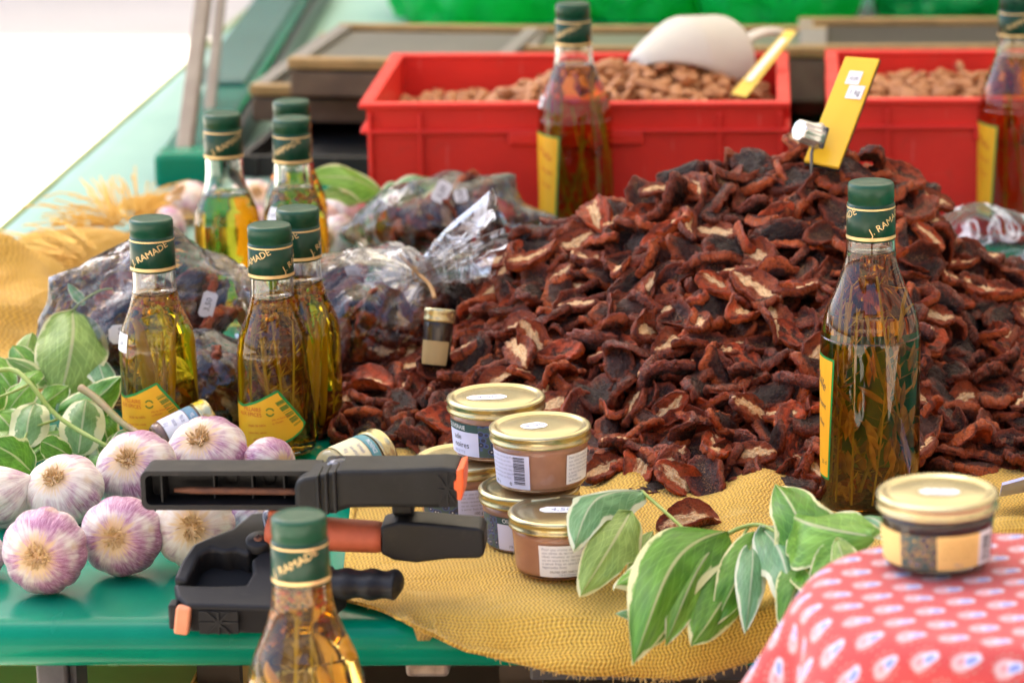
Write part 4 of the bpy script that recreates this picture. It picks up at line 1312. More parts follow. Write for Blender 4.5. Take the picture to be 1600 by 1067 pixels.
def bottles():
    H1 = (('herb_sprig', 9), ('stalk', 3), ('peppercorn', 90))
    bottle('small herb oil bottle with yellow label crossed by a brown leaf stem', 236, 350, 's', 'green', .117, cap_rot=R(-57), lab='fan', lab_rot=R(-8), herbs=H1, seed=2, sticker=(R(-70), .075, .30, .014))
    bottle('small herb oil bottle with yellow label, overlapping another bottle behind its right side', 421, 360, 's', 'green', .119, cap_rot=R(-98), lab='fan', lab_rot=R(-2), herbs=H1, seed=3)
    bottle('herb oil bottle half hidden by the yellow labelled bottle in front of it', 465, 334, 's', 'green', .117, cap_rot=R(-98), lab=None, herbs=(('herb_sprig', 9), ('stalk', 3), ('peppercorn', 60)), seed=4)
    bottle('bottle of clear golden oil at the back left below the steel legs', 347, 185, 's', 'gold', .102, cap_rot=R(-32), herbs=(('herb_sprig', 2),), seed=5)
    bottle('oil bottle with a small white price sticker, standing right of the clear golden oil bottle', 455, 192, 's', 'gold', .112, cap_rot=R(-72), herbs=(('herb_sprig', 4), ('peppercorn', 20)), seed=6, sticker=(R(-48), .086, .24, .012))
    bottle('oil bottle hidden at the back, its cap showing above another green cap', 455, 165, 's', 'gold', .112, cap_rot=R(20), herbs=(('herb_sprig', 3),), seed=7)
    bottle('tall oil bottle with herbs and yellow label in front of the left red crate', 895, 12, 'b', 'clear', .176, cap_rot=R(-70), lab='side', lab_rot=R(-24), herbs=(('herb_sprig', 16), ('red_pepper', 2)), seed=8, sticker=(R(-78), .137, .16, .011))
    bottle('tall oil bottle with red chilli cut by the right edge, before the red crate', 1588, -1, 'b', 'clear', .176, cap_rot=R(-40), lab='side', lab_rot=R(-26), herbs=(('herb_sprig', 16), ('red_pepper', 8), ('peppercorn', 160)), seed=9)
    bottle('tall bottle of dark oil with brown mushroom pieces standing before the dried tomatoes', 1361, 294, 'b', 'dark', .186, cap_rot=R(1), lab='side_dark', lab_rot=R(-45), herbs=(('slice', 120), ('herb_sprig', 10)), seed=10)
    bottle('nearest oil bottle with coriander seeds and chilli, rising below the table edge', 467, 815, 'b', 'amber', .1925, base=.118 - .235, cap_rot=R(-60), herbs=(('peppercorn', 120), ('red_pepper', 6), ('yellow_pepper', 9), ('herb_sprig', 5)), seed=11)
    # the low bench carrying the nearest bottle
    p = at(467, 815, .118)
    zt = TABLE - .117
    wd = mat('bench_wood', (.22, .14, .07), .6, col2=(.16, .10, .05), scale=20)
    t = thing('low_bench', 'low wooden bench in front of the table carrying an oil bottle', 'bench', (p.x, p.y - .03, 0))
    for k in range(3):
        m = MB(); m.box((0, -.08 + k * .082, zt - .012), (.5, .078, .022)); m.build('plank', wd, t, smooth=False, bevel=.002)
    for x in (-.2, .2):
        for y in (-.07, .07):
            m = MB(); m.box((x, y, (zt - .025) / 2), (.035, .035, zt - .025)); m.build('leg', wd, t, smooth=False, bevel=.002)
bottles()

# ------------------------------------------------------------------ jars
LIDM = NT('gold_lid')
_v = LIDM.coord('Object')
LIDM.P(Base_Color=LIDM.mix(LIDM.step(LIDM.noise(_v, 35, 4), .35, .7), (.46, .40, .22), (.52, .45, .25)), Roughness=.27, Metallic=.85, Normal=LIDM.bump(LIDM.noise(_v, 60, 3), .05, .001))
LIDM = LIDM.m
def pate_mat(name, a, b): return mat(name, a, .45, col2=b, scale=70, bump=(150, .2, .0006))
PATE = pate_mat('pink_brown_spread', (.68, .34, .225), (.60, .29, .185))
DARKJAM = pate_mat('dark_spread', (.022, .010, .012), (.035, .014, .012))
JAR_GLASS = glass_mat('jar_glass', (.97, .98, .97), 1.45)
LAV = mat('label_lavender', (.62, .63, .80), .5, col2=(.58, .59, .77), scale=20)
LABW = mat('label_white', (.74, .74, .78), .5)
LABGOLD = mat('label_pale_yellow', (.80, .56, .20), .5, col2=(.76, .52, .18), scale=10)
CREAM = mat('label_cream', (.74, .66, .40), .5)
def olive_print(name, gold):
    t = NT(name)
    v = t.coord('UV', (3.0, 2.6, 1))
    vo = t.new('TexVoronoi'); t.set(vo.inputs['Vector'], v); vo.inputs['Scale'].default_value = 2.2
    c = t.ramp(vo.outputs['Distance'], [(.0, (.75, .75, .78)), (.10, (.72, .72, .78)), (.15, (.03, .035, .06)), (.42, (.025, .03, .06)), (.47, (.55, .34, .08) if gold else (.06, .10, .32)), (.6, (.05, .09, .08))])
    t.P(Base_Color=c, Roughness=.45); return t.m
OLV_G, OLV_B = olive_print('olive_print_gold', True), olive_print('olive_print_blue', False)
BAND_T = mat('label_dark_teal', (.03, .07, .07), .5)
JAR_R = .0345
JAR_PROF = [(.0275, .0012), (.0298, .003), (.0306, .007), (.0312, .016), (.0320, .026), (.0322, .0295), (.0312, .0325), (.0310, .037)]
def jar(label, base_p, filling, labels, view=0.0, sc=1.0, M=None, group='glass jars with gold lids', sticker=None):
    t = thing('jar', label, 'jar', base_p, group, rz=view, M=M)
    S = [(float(a) * sc, float(b) * sc) for a, b in spline(JAR_PROF, 4)]
    rf = lambda z: interp(z, [(q[1], q[0]) for q in S])
    b = MB(); b.lathe([(0, .0012 * sc), (.022 * sc, .0012 * sc), (.025 * sc, 0)] + S + [(0, S[-1][1] + .0002)], 56); b.build('glass', JAR_GLASS, t)
    zi = .0330 * sc
    b = MB(); b.lathe([(0, .0030 * sc), (.024 * sc, .0032 * sc)] + [(r - .0014, z) for r, z in S if .004 * sc < z < zi] + [(rf(zi) - .0014, zi), (0, zi)], 56); b.build('spread', filling, t)
    r = JAR_R * sc
    lp = [(r * .93, .0325), (r, .0330), (r * 1.004, .0345), (r * .985, .0352), (r * .985, .0385), (r * 1.01, .0395), (r * 1.004, .0408), (r * .965, .0419), (r * .92, .0422), (r * .875, .0417), (r * .85, .0408), (r * .80, .0408), (r * .78, .0411), (r * .4, .0414), (0, .0414)]
    b = MB(); b.lathe([(a, z * sc) for a, z in lp], 64); lid = b.build('lid', LIDM, t)
    if sticker:
        x, y, rz, w, h = sticker
        m = MB(); c = .004
        pts = [(-w, -h + c), (-w + c, -h), (w - c, -h), (w, -h + c), (w, h - c), (w - c, h), (-w + c, h), (-w, h - c)]
        m.add([(px_ * 1, py_, 0) for px_, py_ in pts], [tuple(range(8))])
        so = m.build('price_sticker', WHITE_PAPER, lid, smooth=False, M=Matrix.Translation((x, y, .0417 * sc)) @ Matrix.Rotation(rz, 4, 'Z'))
        Vt, Ft = text_geo('4,50', .0085); wt = max(q[0] for q in Vt)
        m = MB(); m.add([(q[0] - wt / 2, q[1] - .003, .0003) for q in Vt], Ft); m.build('lettering', BLU, so, smooth=False)
    for spec in labels:
        a0, a1, z0, z1, m_, texts = spec[:6]
        mb = MB(); wrap_band(mb, rf, R(a0), R(a1), lambda a: z0 * sc, lambda a: z1 * sc, .0004, 20, 5)
        lo = mb.build('label', m_, t)
        if texts:
            for ink in {q[6] for q in texts}:
                im = MB()
                for (s_, sz, a, z, al, off, k) in texts:
                    if k is ink: wrap_text(im, s_, sz * sc, rf, R(a), z * sc, 0, .0006, al)
                if im.V: im.build('lettering', ink, lo, smooth=False)
        if len(spec) > 6:                       # barcode: (a0,a1,z0,z1)
            c0, c1, d0, d1 = spec[6]
            rg = random.Random(int(c0 * 7)); im = MB(); z = d0
            while z < d1:
                w = rg.choice((.0003, .0005, .0008)); wrap_band(im, rf, R(c0), R(c1), lambda a, z=z: z * sc, lambda a, z=z, w=w: (z + w) * sc, .0007, 4, 1); z += w + rg.choice((.0004, .0006, .0009))
            im.build('barcode', INK_DARK, lo, smooth=False)
    return t
BLU = mat('ink_blue_grey', (.25, .26, .36), .6)
WHI = mat('ink_white', (.8, .8, .8), .6)
def para(lines, sz, a, z, dz, ink=BLU, al='L'):
    return [(s, sz, a, z - k * dz, al, 0, ink) for k, s in enumerate(lines)]
PARA = ['Pour une creme de Provence', 'aux olives du terroir,', 'idees recettes: en tartine', 'ou en sauce avec des pates,', 'a servir frais en aperitif.']
def jars():
    LID = .0424
    vw = lambda p: -math.atan2(p.x, p.y) * 1
    P6 = at(727, 806, .004); P5 = at(829, 853, .0045); P3 = at(877, 893, .0045)
    for p, z in ((P6, .004), (P5, .0045), (P3, .0045)): p.z = TABLE + .0065
    jar('gold lidded jar of pink spread at the bottom of the left stack behind the clamp', P6, PATE,
        [(-60, -2, .006, .026, OLV_B, None), (-2, 62, .006, .026, LAV, para(PARA, .0024, 2, .0225, .0028) + [('100 g', .003, 18, .0078, 'L', 0, INK_DARK)])], sticker=(-.004, -.006, .2, .013, .006))
    jar('gold lidded jar with black and blue olive label under the middle of the stacked jars', P5, PATE,
        [(-70, -38, .004, .0275, OLV_B, None), (-38, 45, .0225, .0275, BAND_T, [('Olives vertes', .0042, -30, .0238, 'L', 0, WHI)]), (-38, 45, .004, .0225, LAV, [('aux citrons', .0055, -14, .0105, 'L', 0, INK_DARK), ('PROVENCE', .003, -22, .006, 'L', 0, BLU)])])
    jar('frontmost gold lidded jar of pink spread with white label and sticker on its lid', P3, PATE,
        [(-22, 52, .0045, .0265, LABW, para(PARA + ['tapenades fines'], .0026, -18, .0232, .0025) + [('OLIVES DES SARCONNES', .0022, 14, .0075, 'C', 0, INK_DARK), ('13520 Provence', .002, 14, .0055, 'C', 0, BLU)]), (54, 90, .004, .0265, OLV_B, None)], sticker=(.001, .0, .0, .0145, .006))
    z2 = TABLE + .0065 + LID + .0006
    P1 = at(781, 716, .047); P1.z = z2
    P1 = Vector((P6.x + .0235, P6.y + .004, z2))
    jar('upper left gold lidded jar of pink spread with lavender and black olive label', P1, PATE,
        [(-75, -18, .0225, .0285, BAND_T, [('OLIVERAIE', .0042, -72, .024, 'L', 0, WHI)]), (-75, -18, .005, .0225, LAV, [('ade', .006, -60, .0165, 'L', 0, INK_DARK), ('noires', .006, -60, .0108, 'L', 0, INK_DARK), ('RECETTE', .003, -62, .0065, 'L', 0, BLU)]), (-18, 40, .005, .0285, OLV_B, None)], sticker=(-.006, -.004, .15, .014, .006))
    P2 = Vector((P5.x + .0085, P5.y + .000, z2))
    jar('upper right gold lidded jar of pink spread with barcode label on its left', P2, PATE,
        [(-74, -9, .0045, .0285, LAV, para(PARA + ['a conserver au frais'], .0024, -70, .0255, .0029) + [('100 g', .0028, -68, .0065, 'L', 0, INK_DARK), ('e', .005, -38, .0065, 'L', 0, INK_DARK)], (-30, -15, .008, .027)), (38, 82, .0065, .0275, LABW, para(PARA + ['OLIVES', 'de Provence'], .0025, 41, .0245, .0027))], sticker=(-.004, -.002, .5, .009, .007))
    # the jar on the red cloth
    PR = at(1464, 880, .117); PR.z = TABLE + .1185
    jar('squat gold lidded jar of dark spread with yellow olive label on the red patterned cloth', PR, DARKJAM,
        [(-88, -42, .0045, .0245, LABGOLD, None), (-42, -2, .0045, .0245, OLV_G, None), (-2, 46, .0045, .0245, LABGOLD, para(['Creme d olives noires', 'ingredients: olives, huile', 'd olive, ail, anchois, sel', 'thym, laurier, basilic'], .0022, 2, .0200, .003, mat('ink_ochre', (.55, .36, .10), .6)) + [('90 g', .003, 16, .006, 'L', 0, BLU)]), (46, 68, .0045, .0245, LABW, None, (50, 64, .007, .0225))],
        sticker=(.001, -.002, -.06, .0115, .005))
    # lying and leaning jars
    def lying(lab, p_base, p_lid, r, filling, labs, L):
        A, B = p_base, p_lid
        ax = (B - A).normalized()
        sc = r / JAR_R
        z = ax; x = Vector((0, 0, 1)).cross(z).normalized(); y = z.cross(x)
        y_, x_ = -(Vector((0, -1, .5)) - z * z.dot(Vector((0, -1, .5)))).normalized(), None
        x_ = y_.cross(z)
        M = Matrix((x_, y_, z)).transposed().to_4x4(); M.translation = A
        kz = L / (.0422 * sc)
        return jar(lab, None, filling, labs, sc=sc, M=M @ Matrix.Diagonal((1, 1, kz, 1)))
    lying('small jar with cream label lying on its side behind the black clamp', at(512, 742, .021), at(607, 706, .026), .0205, pate_mat('cream_spread', (.62, .50, .26), (.55, .44, .22)),
          [(-70, 75, .006, .024, CREAM, para(['Tartinade', 'aux artichauts', '90 g'], .004, -30, .019, .005)), (-70, 75, .0245, .031, mat('label_teal', (.10, .28, .30), .5), [('PROVENCE', .0042, -30, .0262, 'L', 0, WHI)])], .050)
    lying('tiny jar with white label lying among the garlic and bottles', atd(243, 689, 2.43), atd(326, 651, 2.45), .0145, pate_mat('rosy_spread', (.40, .22, .16), (.33, .17, .12)),
          [(-80, 80, .006, .024, LABW, para(['Miel de', 'lavande', '50 g'], .005, -30, .019, .006)), (-80, 80, .0245, .031, mat('label_sky', (.16, .30, .40), .5), [('MIEL', .0042, -20, .0262, 'L', 0, WHI)])], .046)
    lying('small dark jar with gold lid tipped against the tied bag', atd(679, 574, 2.545), atd(687, 493, 2.545), .0125, DARKJAM, [(-60, 60, .002, .019, mat('label_kraft', (.42, .30, .13), .6), None)], .046)
jars()
# ------------------------------------------------------------------ garlic
def garlic_mat(name, k):
    t = NT(name)
    uv = t.coord('UV'); s = t.sep(uv)
    c = t.new('CombineXYZ')
    t.set(c.inputs[0], t.math('COSINE', t.math('MULTIPLY', s[0], 2 * PI))); t.set(c.inputs[1], t.math('SINE', t.math('MULTIPLY', s[0], 2 * PI))); t.set(c.inputs[2], t.math('MULTIPLY', s[1], .35))
    v = c.outputs[0]
    st = t.noise(v, 9, 5, .65)
    fine = t.noise(v, 34, 3, .6)
    big = t.noise(t.coord('Object'), 55, 4)
    rn = t.new('ObjectInfo').outputs['Random']
    f = t.math('ADD', t.math('MULTIPLY', st, .34), t.math('MULTIPLY', big, .80))
    f = t.step(t.math('ADD', f, k), .50, .78)
    white = t.mix(t.step(st, .35, .7), (.74, .68, .60), (.64, .53, .43))
    pur = t.mix(t.step(fine, .35, .65), (.24, .06, .15), (.52, .27, .38))
    col = t.mix(f, white, pur)
    stain = t.step(t.noise(t.coord('Object', loc=(3, 1, 2)), 48, 4), .60, .72)
    col = t.mix(t.math('MULTIPLY', stain, .5), col, (.56, .36, .16))
    vein = t.step(fine, .60, .68)
    col = t.mix(t.math('MULTIPLY', vein, .35), col, (.80, .70, .68))
    tan = t.math('MULTIPLY', t.step(t.math('ADD', s[1], t.math('MULTIPLY', t.math('SUBTRACT', st, .5), .4)), .20, .10), .8)
    col = t.mix(tan, col, (.62, .40, .17))
    t.P(Base_Color=col, Roughness=.38, Normal=t.bump(t.math('ADD', fine, t.math('MULTIPLY', st, .7)), .35, .0012))
    t.p.inputs['Subsurface Weight'].default_value = .08; t.p.inputs['Subsurface Radius'].default_value = (.006, .003, .002)
    return t.m
GM = [garlic_mat('garlic_skin_white', -.02), garlic_mat('garlic_skin_streaked', .07), garlic_mat('garlic_skin_purple', .12)]
ROOT = mat('garlic_root', (.55, .33, .13), .8, col2=(.70, .50, .26), scale=200)
def garlic(label, px, py, rpx, root, purple, seed, h=None, group='garlic bulbs', stem=.4):
    rg = random.Random(seed)
    hh = h if h is not None else .024
    p = at(px, py, hh)
    dep = (p - CAM).dot(Vector((0, CP, -SP)))
    Rr = rpx * dep / FPX * 1.07
    ex, ey = rg.uniform(.93, 1.07), rg.uniform(.93, 1.07)
    rg_l = rg.uniform(-1, 1)
    n = rg.choice((8, 9, 10, 11)); ph0 = rg.uniform(0, 6.28)
    ams = [rg.uniform(.6, 1.25) for _ in range(n)]
    V, F, U = [], [], []
    nt, npn = 30, 72
    for j in range(nt + 1):
        th = PI * j / nt
        for i in range(npn + 1):
            ph = 2 * PI * i / npn
            q = ((ph + ph0) / (2 * PI) * n) % n
            fr_ = q % 1; am = lerp(ams[int(q) % n], ams[(int(q) + 1) % n], 0)
            lobe = math.sin(PI * fr_) ** .55
            r = 1 + .075 * (lobe - .75) * am * math.sin(th) ** 1.2
            r += .025 * noise.noise(Vector((math.cos(ph) * 2, math.sin(ph) * 2, th * 2 + seed)))
            x, y = r * math.sin(th) * math.cos(ph), r * math.sin(th) * math.sin(ph)
            z = math.cos(th) * .80
            if th < .55: z -= .10 * (1 - th / .55)                 # dimple at the root
            if th > 2.2: 
                k = (th - 2.2) / (PI - 2.2); z -= stem * k ** 2.0 * .9; sc_ = 1 + .1 * k; x *= sc_; y *= sc_
            x *= ex; y *= ey; z += .06 * x * rg_l
            V.append((x * Rr, y * Rr, z * Rr)); U.append((i / npn, j / nt))
    m = MB()
    for j in range(nt):
        for i in range(npn):
            a = j * (npn + 1) + i
            F.append((a, a + npn + 1, a + npn + 2, a + 1))
    d = Vector(root).normalized()
    # rest on the table
    q = d.to_track_quat('Z', 'Y')
    low = min((q @ Vector(v)).z for v in V)
    p.z = TABLE - low + .001 if h is None else p.z
    if h is None:   # keep the picture position
        p2 = at(px, py, -low); p = Vector((p2.x, p2.y, TABLE - low + .001))
    t = thing('garlic_bulb', label, 'garlic', M=Matrix.LocRotScale(p, q, Vector((1, 1, 1))), group=group)
    m.add(V, F, U); o = m.build('bulb', GM[purple], t)
    hb = MB(); rroot = rg.uniform(.15, .27)
    for k in range(95):
        a = rg.uniform(0, 6.28); r0 = Rr * rroot * math.sqrt(rg.random())
        b0 = Vector((r0 * math.cos(a), r0 * math.sin(a), Rr * .69))
        dv = Vector((math.cos(a) * rg.uniform(0, .9), math.sin(a) * rg.uniform(0, .9), rg.uniform(.5, 1.1))).normalized() * Rr * rg.uniform(.10, .24)
        c_ = Vector((rg.gauss(0, .3), rg.gauss(0, .3), -.3)) * Rr * .10
        hb.tube([b0, b0 + dv * .6, b0 + dv + c_], [.00055, .0005, .0003], 4, caps=False)
    hb.lathe([(0, Rr * .70), (Rr * .2, Rr * .70), (Rr * .26, Rr * .66)], 14)
    r_ = hb.build('roots', ROOT, t); r_['kind'] = 'stuff'
    return t
def all_garlic():
    G = [('white streaked garlic bulb cut by the left edge, root turned away', 2, 778, 47, (-.8, -.2, -.5), 0, 1),
         ('pale garlic bulb with root pointing up left, second from the left edge', 101, 769, 54, (-.22, -.65, .75), 0, 2),
         ('purple garlic bulb lowest at the front left, root facing forward', 70, 862, 63, (-.02, -1, .12), 2, 3),
         ('purple garlic bulb beside the clamp jaw at the front, root facing forward', 190, 839, 62, (-.02, -1, .26), 2, 4),
         ('white garlic bulb with brown root, above the two purple front bulbs', 213, 737, 59, (-.12, -.72, .62), 1, 5),
         ('streaked garlic bulb right behind the end of the black clamp, below the tiny jar', 323, 712, 58, (-.10, -.60, .75), 1, 6),
         ('small garlic bulb lying on its side in front of the paired oil bottles', 420, 728, 43, (.75, -.55, .05), 1, 7),
         ('white garlic bulb between the two clamps, root facing forward', 304, 822, 60, (.10, -1, .25), 0, 8),
         ('garlic bulb barely visible at the left edge below the others', -24, 868, 34, (-.5, -.6, .2), 2, 9),
         ('purple garlic bulb mostly hidden behind the clamp bar', 408, 800, 44, (.4, -.5, .6), 2, 10)]
    for l, x, y, r, d, k, s in G: garlic(l, x, y, r, d, k, s)
    Bk = [('blurred garlic bulb left of the clear golden oil bottle', 292, 318, 34, (-.3, -.4, .7), 0, 21),
          ('blurred garlic bulb lying low left of the golden oil bottle, next to the straw cloth', 262, 352, 28, (-.6, -.3, .4), 1, 22),
          ('blurred garlic bulb between the golden oil bottle and the stickered bottle', 398, 316, 32, (.2, -.5, .6), 0, 23),
          ('blurred garlic bulb under the green leaf at the back', 540, 328, 33, (.2, -.2, .9), 0, 24),
          ('blurred garlic bulb next to the rear tied bag, in front of another bulb', 528, 378, 36, (-.3, -.6, .2), 0, 25),
          ('blurred garlic bulb half hidden behind the stickered bottle', 500, 345, 30, (0, -.5, .6), 0, 26),
          ('blurred garlic bulb low between the two back bottles', 392, 352, 30, (.1, -.6, .5), 1, 27)]
    for l, x, y, r, d, k, s in Bk: garlic(l, x, y, r, d, k, s)
all_garlic()

# ------------------------------------------------------------------ clamps
BLK = mat('clamp_black', (.0065, .0065, .0075), .42, col2=(.010, .010, .0115), scale=40, bump=(400, .10, .0005), rough2=.52, spec=.25)
GREY = mat('clamp_grey', (.010, .0105, .0105), .5, col2=(.015, .0155, .0155), scale=60, bump=(500, .12, .0005), spec=.22)
def scuff(m, amt=.5):
    t = NT.__new__(NT); t.m = m; t.t = m.node_tree; t.n = t.t.nodes; t.p = t.n['Principled BSDF']
    src = t.p.inputs['Base Color'].links[0].from_socket
    o = t.coord('Object')
    sc_ = t.step(t.noise(t.coord('Object', (20, 200, 120), rot=(.3, .2, .6)), 2.0, 5, .6), .66, .72)
    du = t.step(t.noise(o, 70, 5, .65), .56, .74)
    sp = t.step(t.noise(o, 520, 2), .74, .78)
    f = t.math('MAXIMUM', t.math('MULTIPLY', sc_, .5), t.math('MAXIMUM', t.math('MULTIPLY', du, .35), sp))
    t.P(Base_Color=t.mix(t.math('MULTIPLY', f, amt), src, (.13, .115, .10)))
scuff(BLK, .28); scuff(GREY, .4)
SHINY = mat('clamp_shiny', (.06, .065, .085), .22, .6)
ORANGE = mat('clamp_orange_rubber', (.44, .10, .045), .6, col2=(.38, .085, .038), scale=120, bump=(900, .35, .0006))
PAD = mat('clamp_pad', (.72, .30, .16), .5, col2=(.66, .24, .12), scale=60)
PAD2 = mat('clamp_pad_bright', (.80, .12, .025), .45)
RUST = mat('rusty_rod', (.16, .065, .035), .7, col2=(.10, .045, .03), scale=150, bump=(500, .5, .0006))
def clamp_low():
    # lying clamp: jaws to the left, handles to the right; its flat side leans back
    o = at(420, 966, .003)
    t = thing('spring_clamp', 'black spring clamp with orange grip lying below the other clamp, jaws to the left', 'clamp', o)
    til = R(64)
    V_ = Vector((0, math.sin(til), math.cos(til))); X_ = Vector((1, 0, 0)); N = X_.cross(V_)           # N faces the viewer / up
    N = -N if N.y > 0 or N.z < 0 and False else N
    if N.dot(CAM - o) < 0: N = -N
    base = at(420, 966, .003) + Vector((0, 0, .021))
    def pl(px, py, lift=0.0):
        d = ray(px, py); k = (base - CAM).dot(N) / d.dot(N)
        return CAM + d * k + N * lift - o
    dn = Vector((0, .006, -.0205))
    def piece(nm, pts, m, vec=dn, lift=0.0, bv=.0025, par=None):
        q = MB(); q.prism([pl(x, y, lift) for x, y in pts], vec); return q.build(nm, m, par or t, smooth=False, bevel=bv, seg=3, recalc=True)
    up = [(418, 798), (392, 800), (362, 824), (330, 836), (302, 848), (284, 874), (271, 903), (292, 908), (303, 884), (312, 866), (330, 856), (352, 862), (368, 858), (388, 866), (402, 848), (450, 852), (470, 838), (470, 812)]
    piece('jaw', up, BLK)
    lo = [(270, 908), (300, 911), (340, 912), (384, 910), (394, 892), (392, 872), (410, 856), (470, 862), (520, 880), (540, 905), (500, 935), (430, 948), (290, 944), (276, 930)]
    j = piece('jaw', lo, BLK, lift=-.001)
    piece('hole_shade_plate', [(304, 868), (330, 856), (392, 868), (390, 908), (296, 908)], mat('clamp_hole_shade', (.003, .003, .0035), .6), vec=Vector((0, .002, -.004)), lift=-.015, bv=.0005)  # dark plate added so the jaw opening reads as shaded
    # lattice on the front face of the lower jaw
    ft, fb = (lambda x: pl(x, interp(x, [(276, 932), (290, 945), (430, 949), (500, 936)]), -.0012)), dn
    q = MB()
    c0 = ft(340) + dn * .5 + Vector((0, -.0030, 0))
    wv, hv = Vector((.0125, 0, 0)), Vector((0, 0, .0075))
    q.prism([c0 - wv - hv, c0 + wv - hv, c0 + wv + hv, c0 - wv + hv], (0, .0025, 0)); q.build('lattice_pocket', mat('clamp_pocket', (.006, .006, .007), .6), j, smooth=False, recalc=True)
    q = MB()
    for a in (0, 45, 90, 135):
        dd = Vector((math.cos(R(a)), 0, math.sin(R(a)))); L = .0075 if a == 90 else .0125 if a == 0 else .0102
        pp = Vector((-dd.z, 0, dd.x)) * .0007; c1 = c0 + Vector((0, -.0012 - a * .000004, 0))
        q.prism([c1 - dd * L - pp, c1 + dd * L - pp, c1 + dd * L + pp, c1 - dd * L + pp], (0, .0012, 0))
    q.build('lattice_rib', BLK, j, smooth=False, recalc=True)
    # pads
    p0 = ft(284) + dn * .46
    q = MB(); q.box((p0.x + .0006, p0.y - .005, p0.z - .001), (.0095, .008, .0185), M=Matrix.Translation(p0) @ Matrix.Rotation(R(8), 4, 'Y') @ Matrix.Translation(-p0)); q.build('jaw_pad', PAD, t, smooth=False, bevel=.002, seg=3)
    q = MB(); q.box((p0.x - .0055, p0.y - .0005, p0.z + .001), (.006, .012, .017)); q.build('pad_holder', BLK, t, smooth=False, bevel=.0015)
    # pivot
    c = pl(405, 848, .002)
    Mp = Matrix.LocRotScale(c, N.to_track_quat('Z', 'Y'), Vector((1, 1, 1)))
    q = MB(); q.lathe([(0, .0022), (.0072, .0022), (.0085, .0010), (.0088, -.004)], 28, M=Mp); pv = q.build('pivot_boss', BLK, t)
    q = MB(); q.lathe([(0, .0034), (.0024, .0034), (.0030, .0024), (.003, .0018)], 16, M=Mp); q.build('screw', RUST, pv)
    q = MB(); q.box((0, 0, .0036), (.004, .0007, .0006), M=Mp); q.box((0, 0, .0037), (.0007, .004, .0006), M=Mp); q.build('screw_slot', mat('slot_dark', (.02, .01, .01), .6), pv, smooth=False)
    m = [pl(408, 806, .004), pl(422, 800, .006), pl(432, 806, .006), pl(432, 834, .004), pl(416, 838, .003)]
    q = MB(); q.prism(m, -N * .012); q.build('hinge_plate', SHINY, t, smooth=False, bevel=.003, seg=3, recalc=True)
    # upper handle: black end then orange sleeve
    def tube(nm, pts, rad, mt, flat=.8, n=20, lift=0.004):
        q = MB(); P = [pl(x, y, lift) for x, y in pts]; q.tube(P, rad, n, flat=flat)
        return q.build(nm, mt, t)
    hz = lambda pts, n=3: [tuple(a) for a in spline(pts, n)]
    A = hz([(424, 832), (470, 838), (530, 842), (600, 846)], 6)
    s_ = [.0145 * (1 - .12 * (k / (len(A) - 1))) for k in range(len(A))]; s_[0] *= .9; s_[-1] *= .93
    tube('grip_sleeve', A, s_, ORANGE, .8)
    q = MB(); Yh = (pl(600, 850) + o).y - .010
    prs = [aty(x, y, Yh) - o for x, y in ((594, 824), (620, 816), (660, 818), (750, 826), (756, 834), (757, 866), (750, 873), (700, 874), (650, 880), (615, 876), (595, 866))]
    q.prism(prs, Vector((0, .022, .002))); q.build('handle', BLK, t, smooth=False, bevel=.006, seg=4, recalc=True)
    # lower handle with finger grooves
    B = hz([(470, 902), (520, 904), (560, 905), (600, 906), (618, 906), (628, 907)], 8)
    rr = []
    for k in range(len(B)):
        x = B[k][0]; r = .0128 + .0011 * math.cos((x - 500) / 40 * 2 * PI)
        rr.append(r * (1 if x < 614 else max(.25, 1 - ((x - 614) / 15) ** 2 * .75)))
    tube('handle', B, rr, BLK, .72, 22, -.004)
    return t
clamp_low()
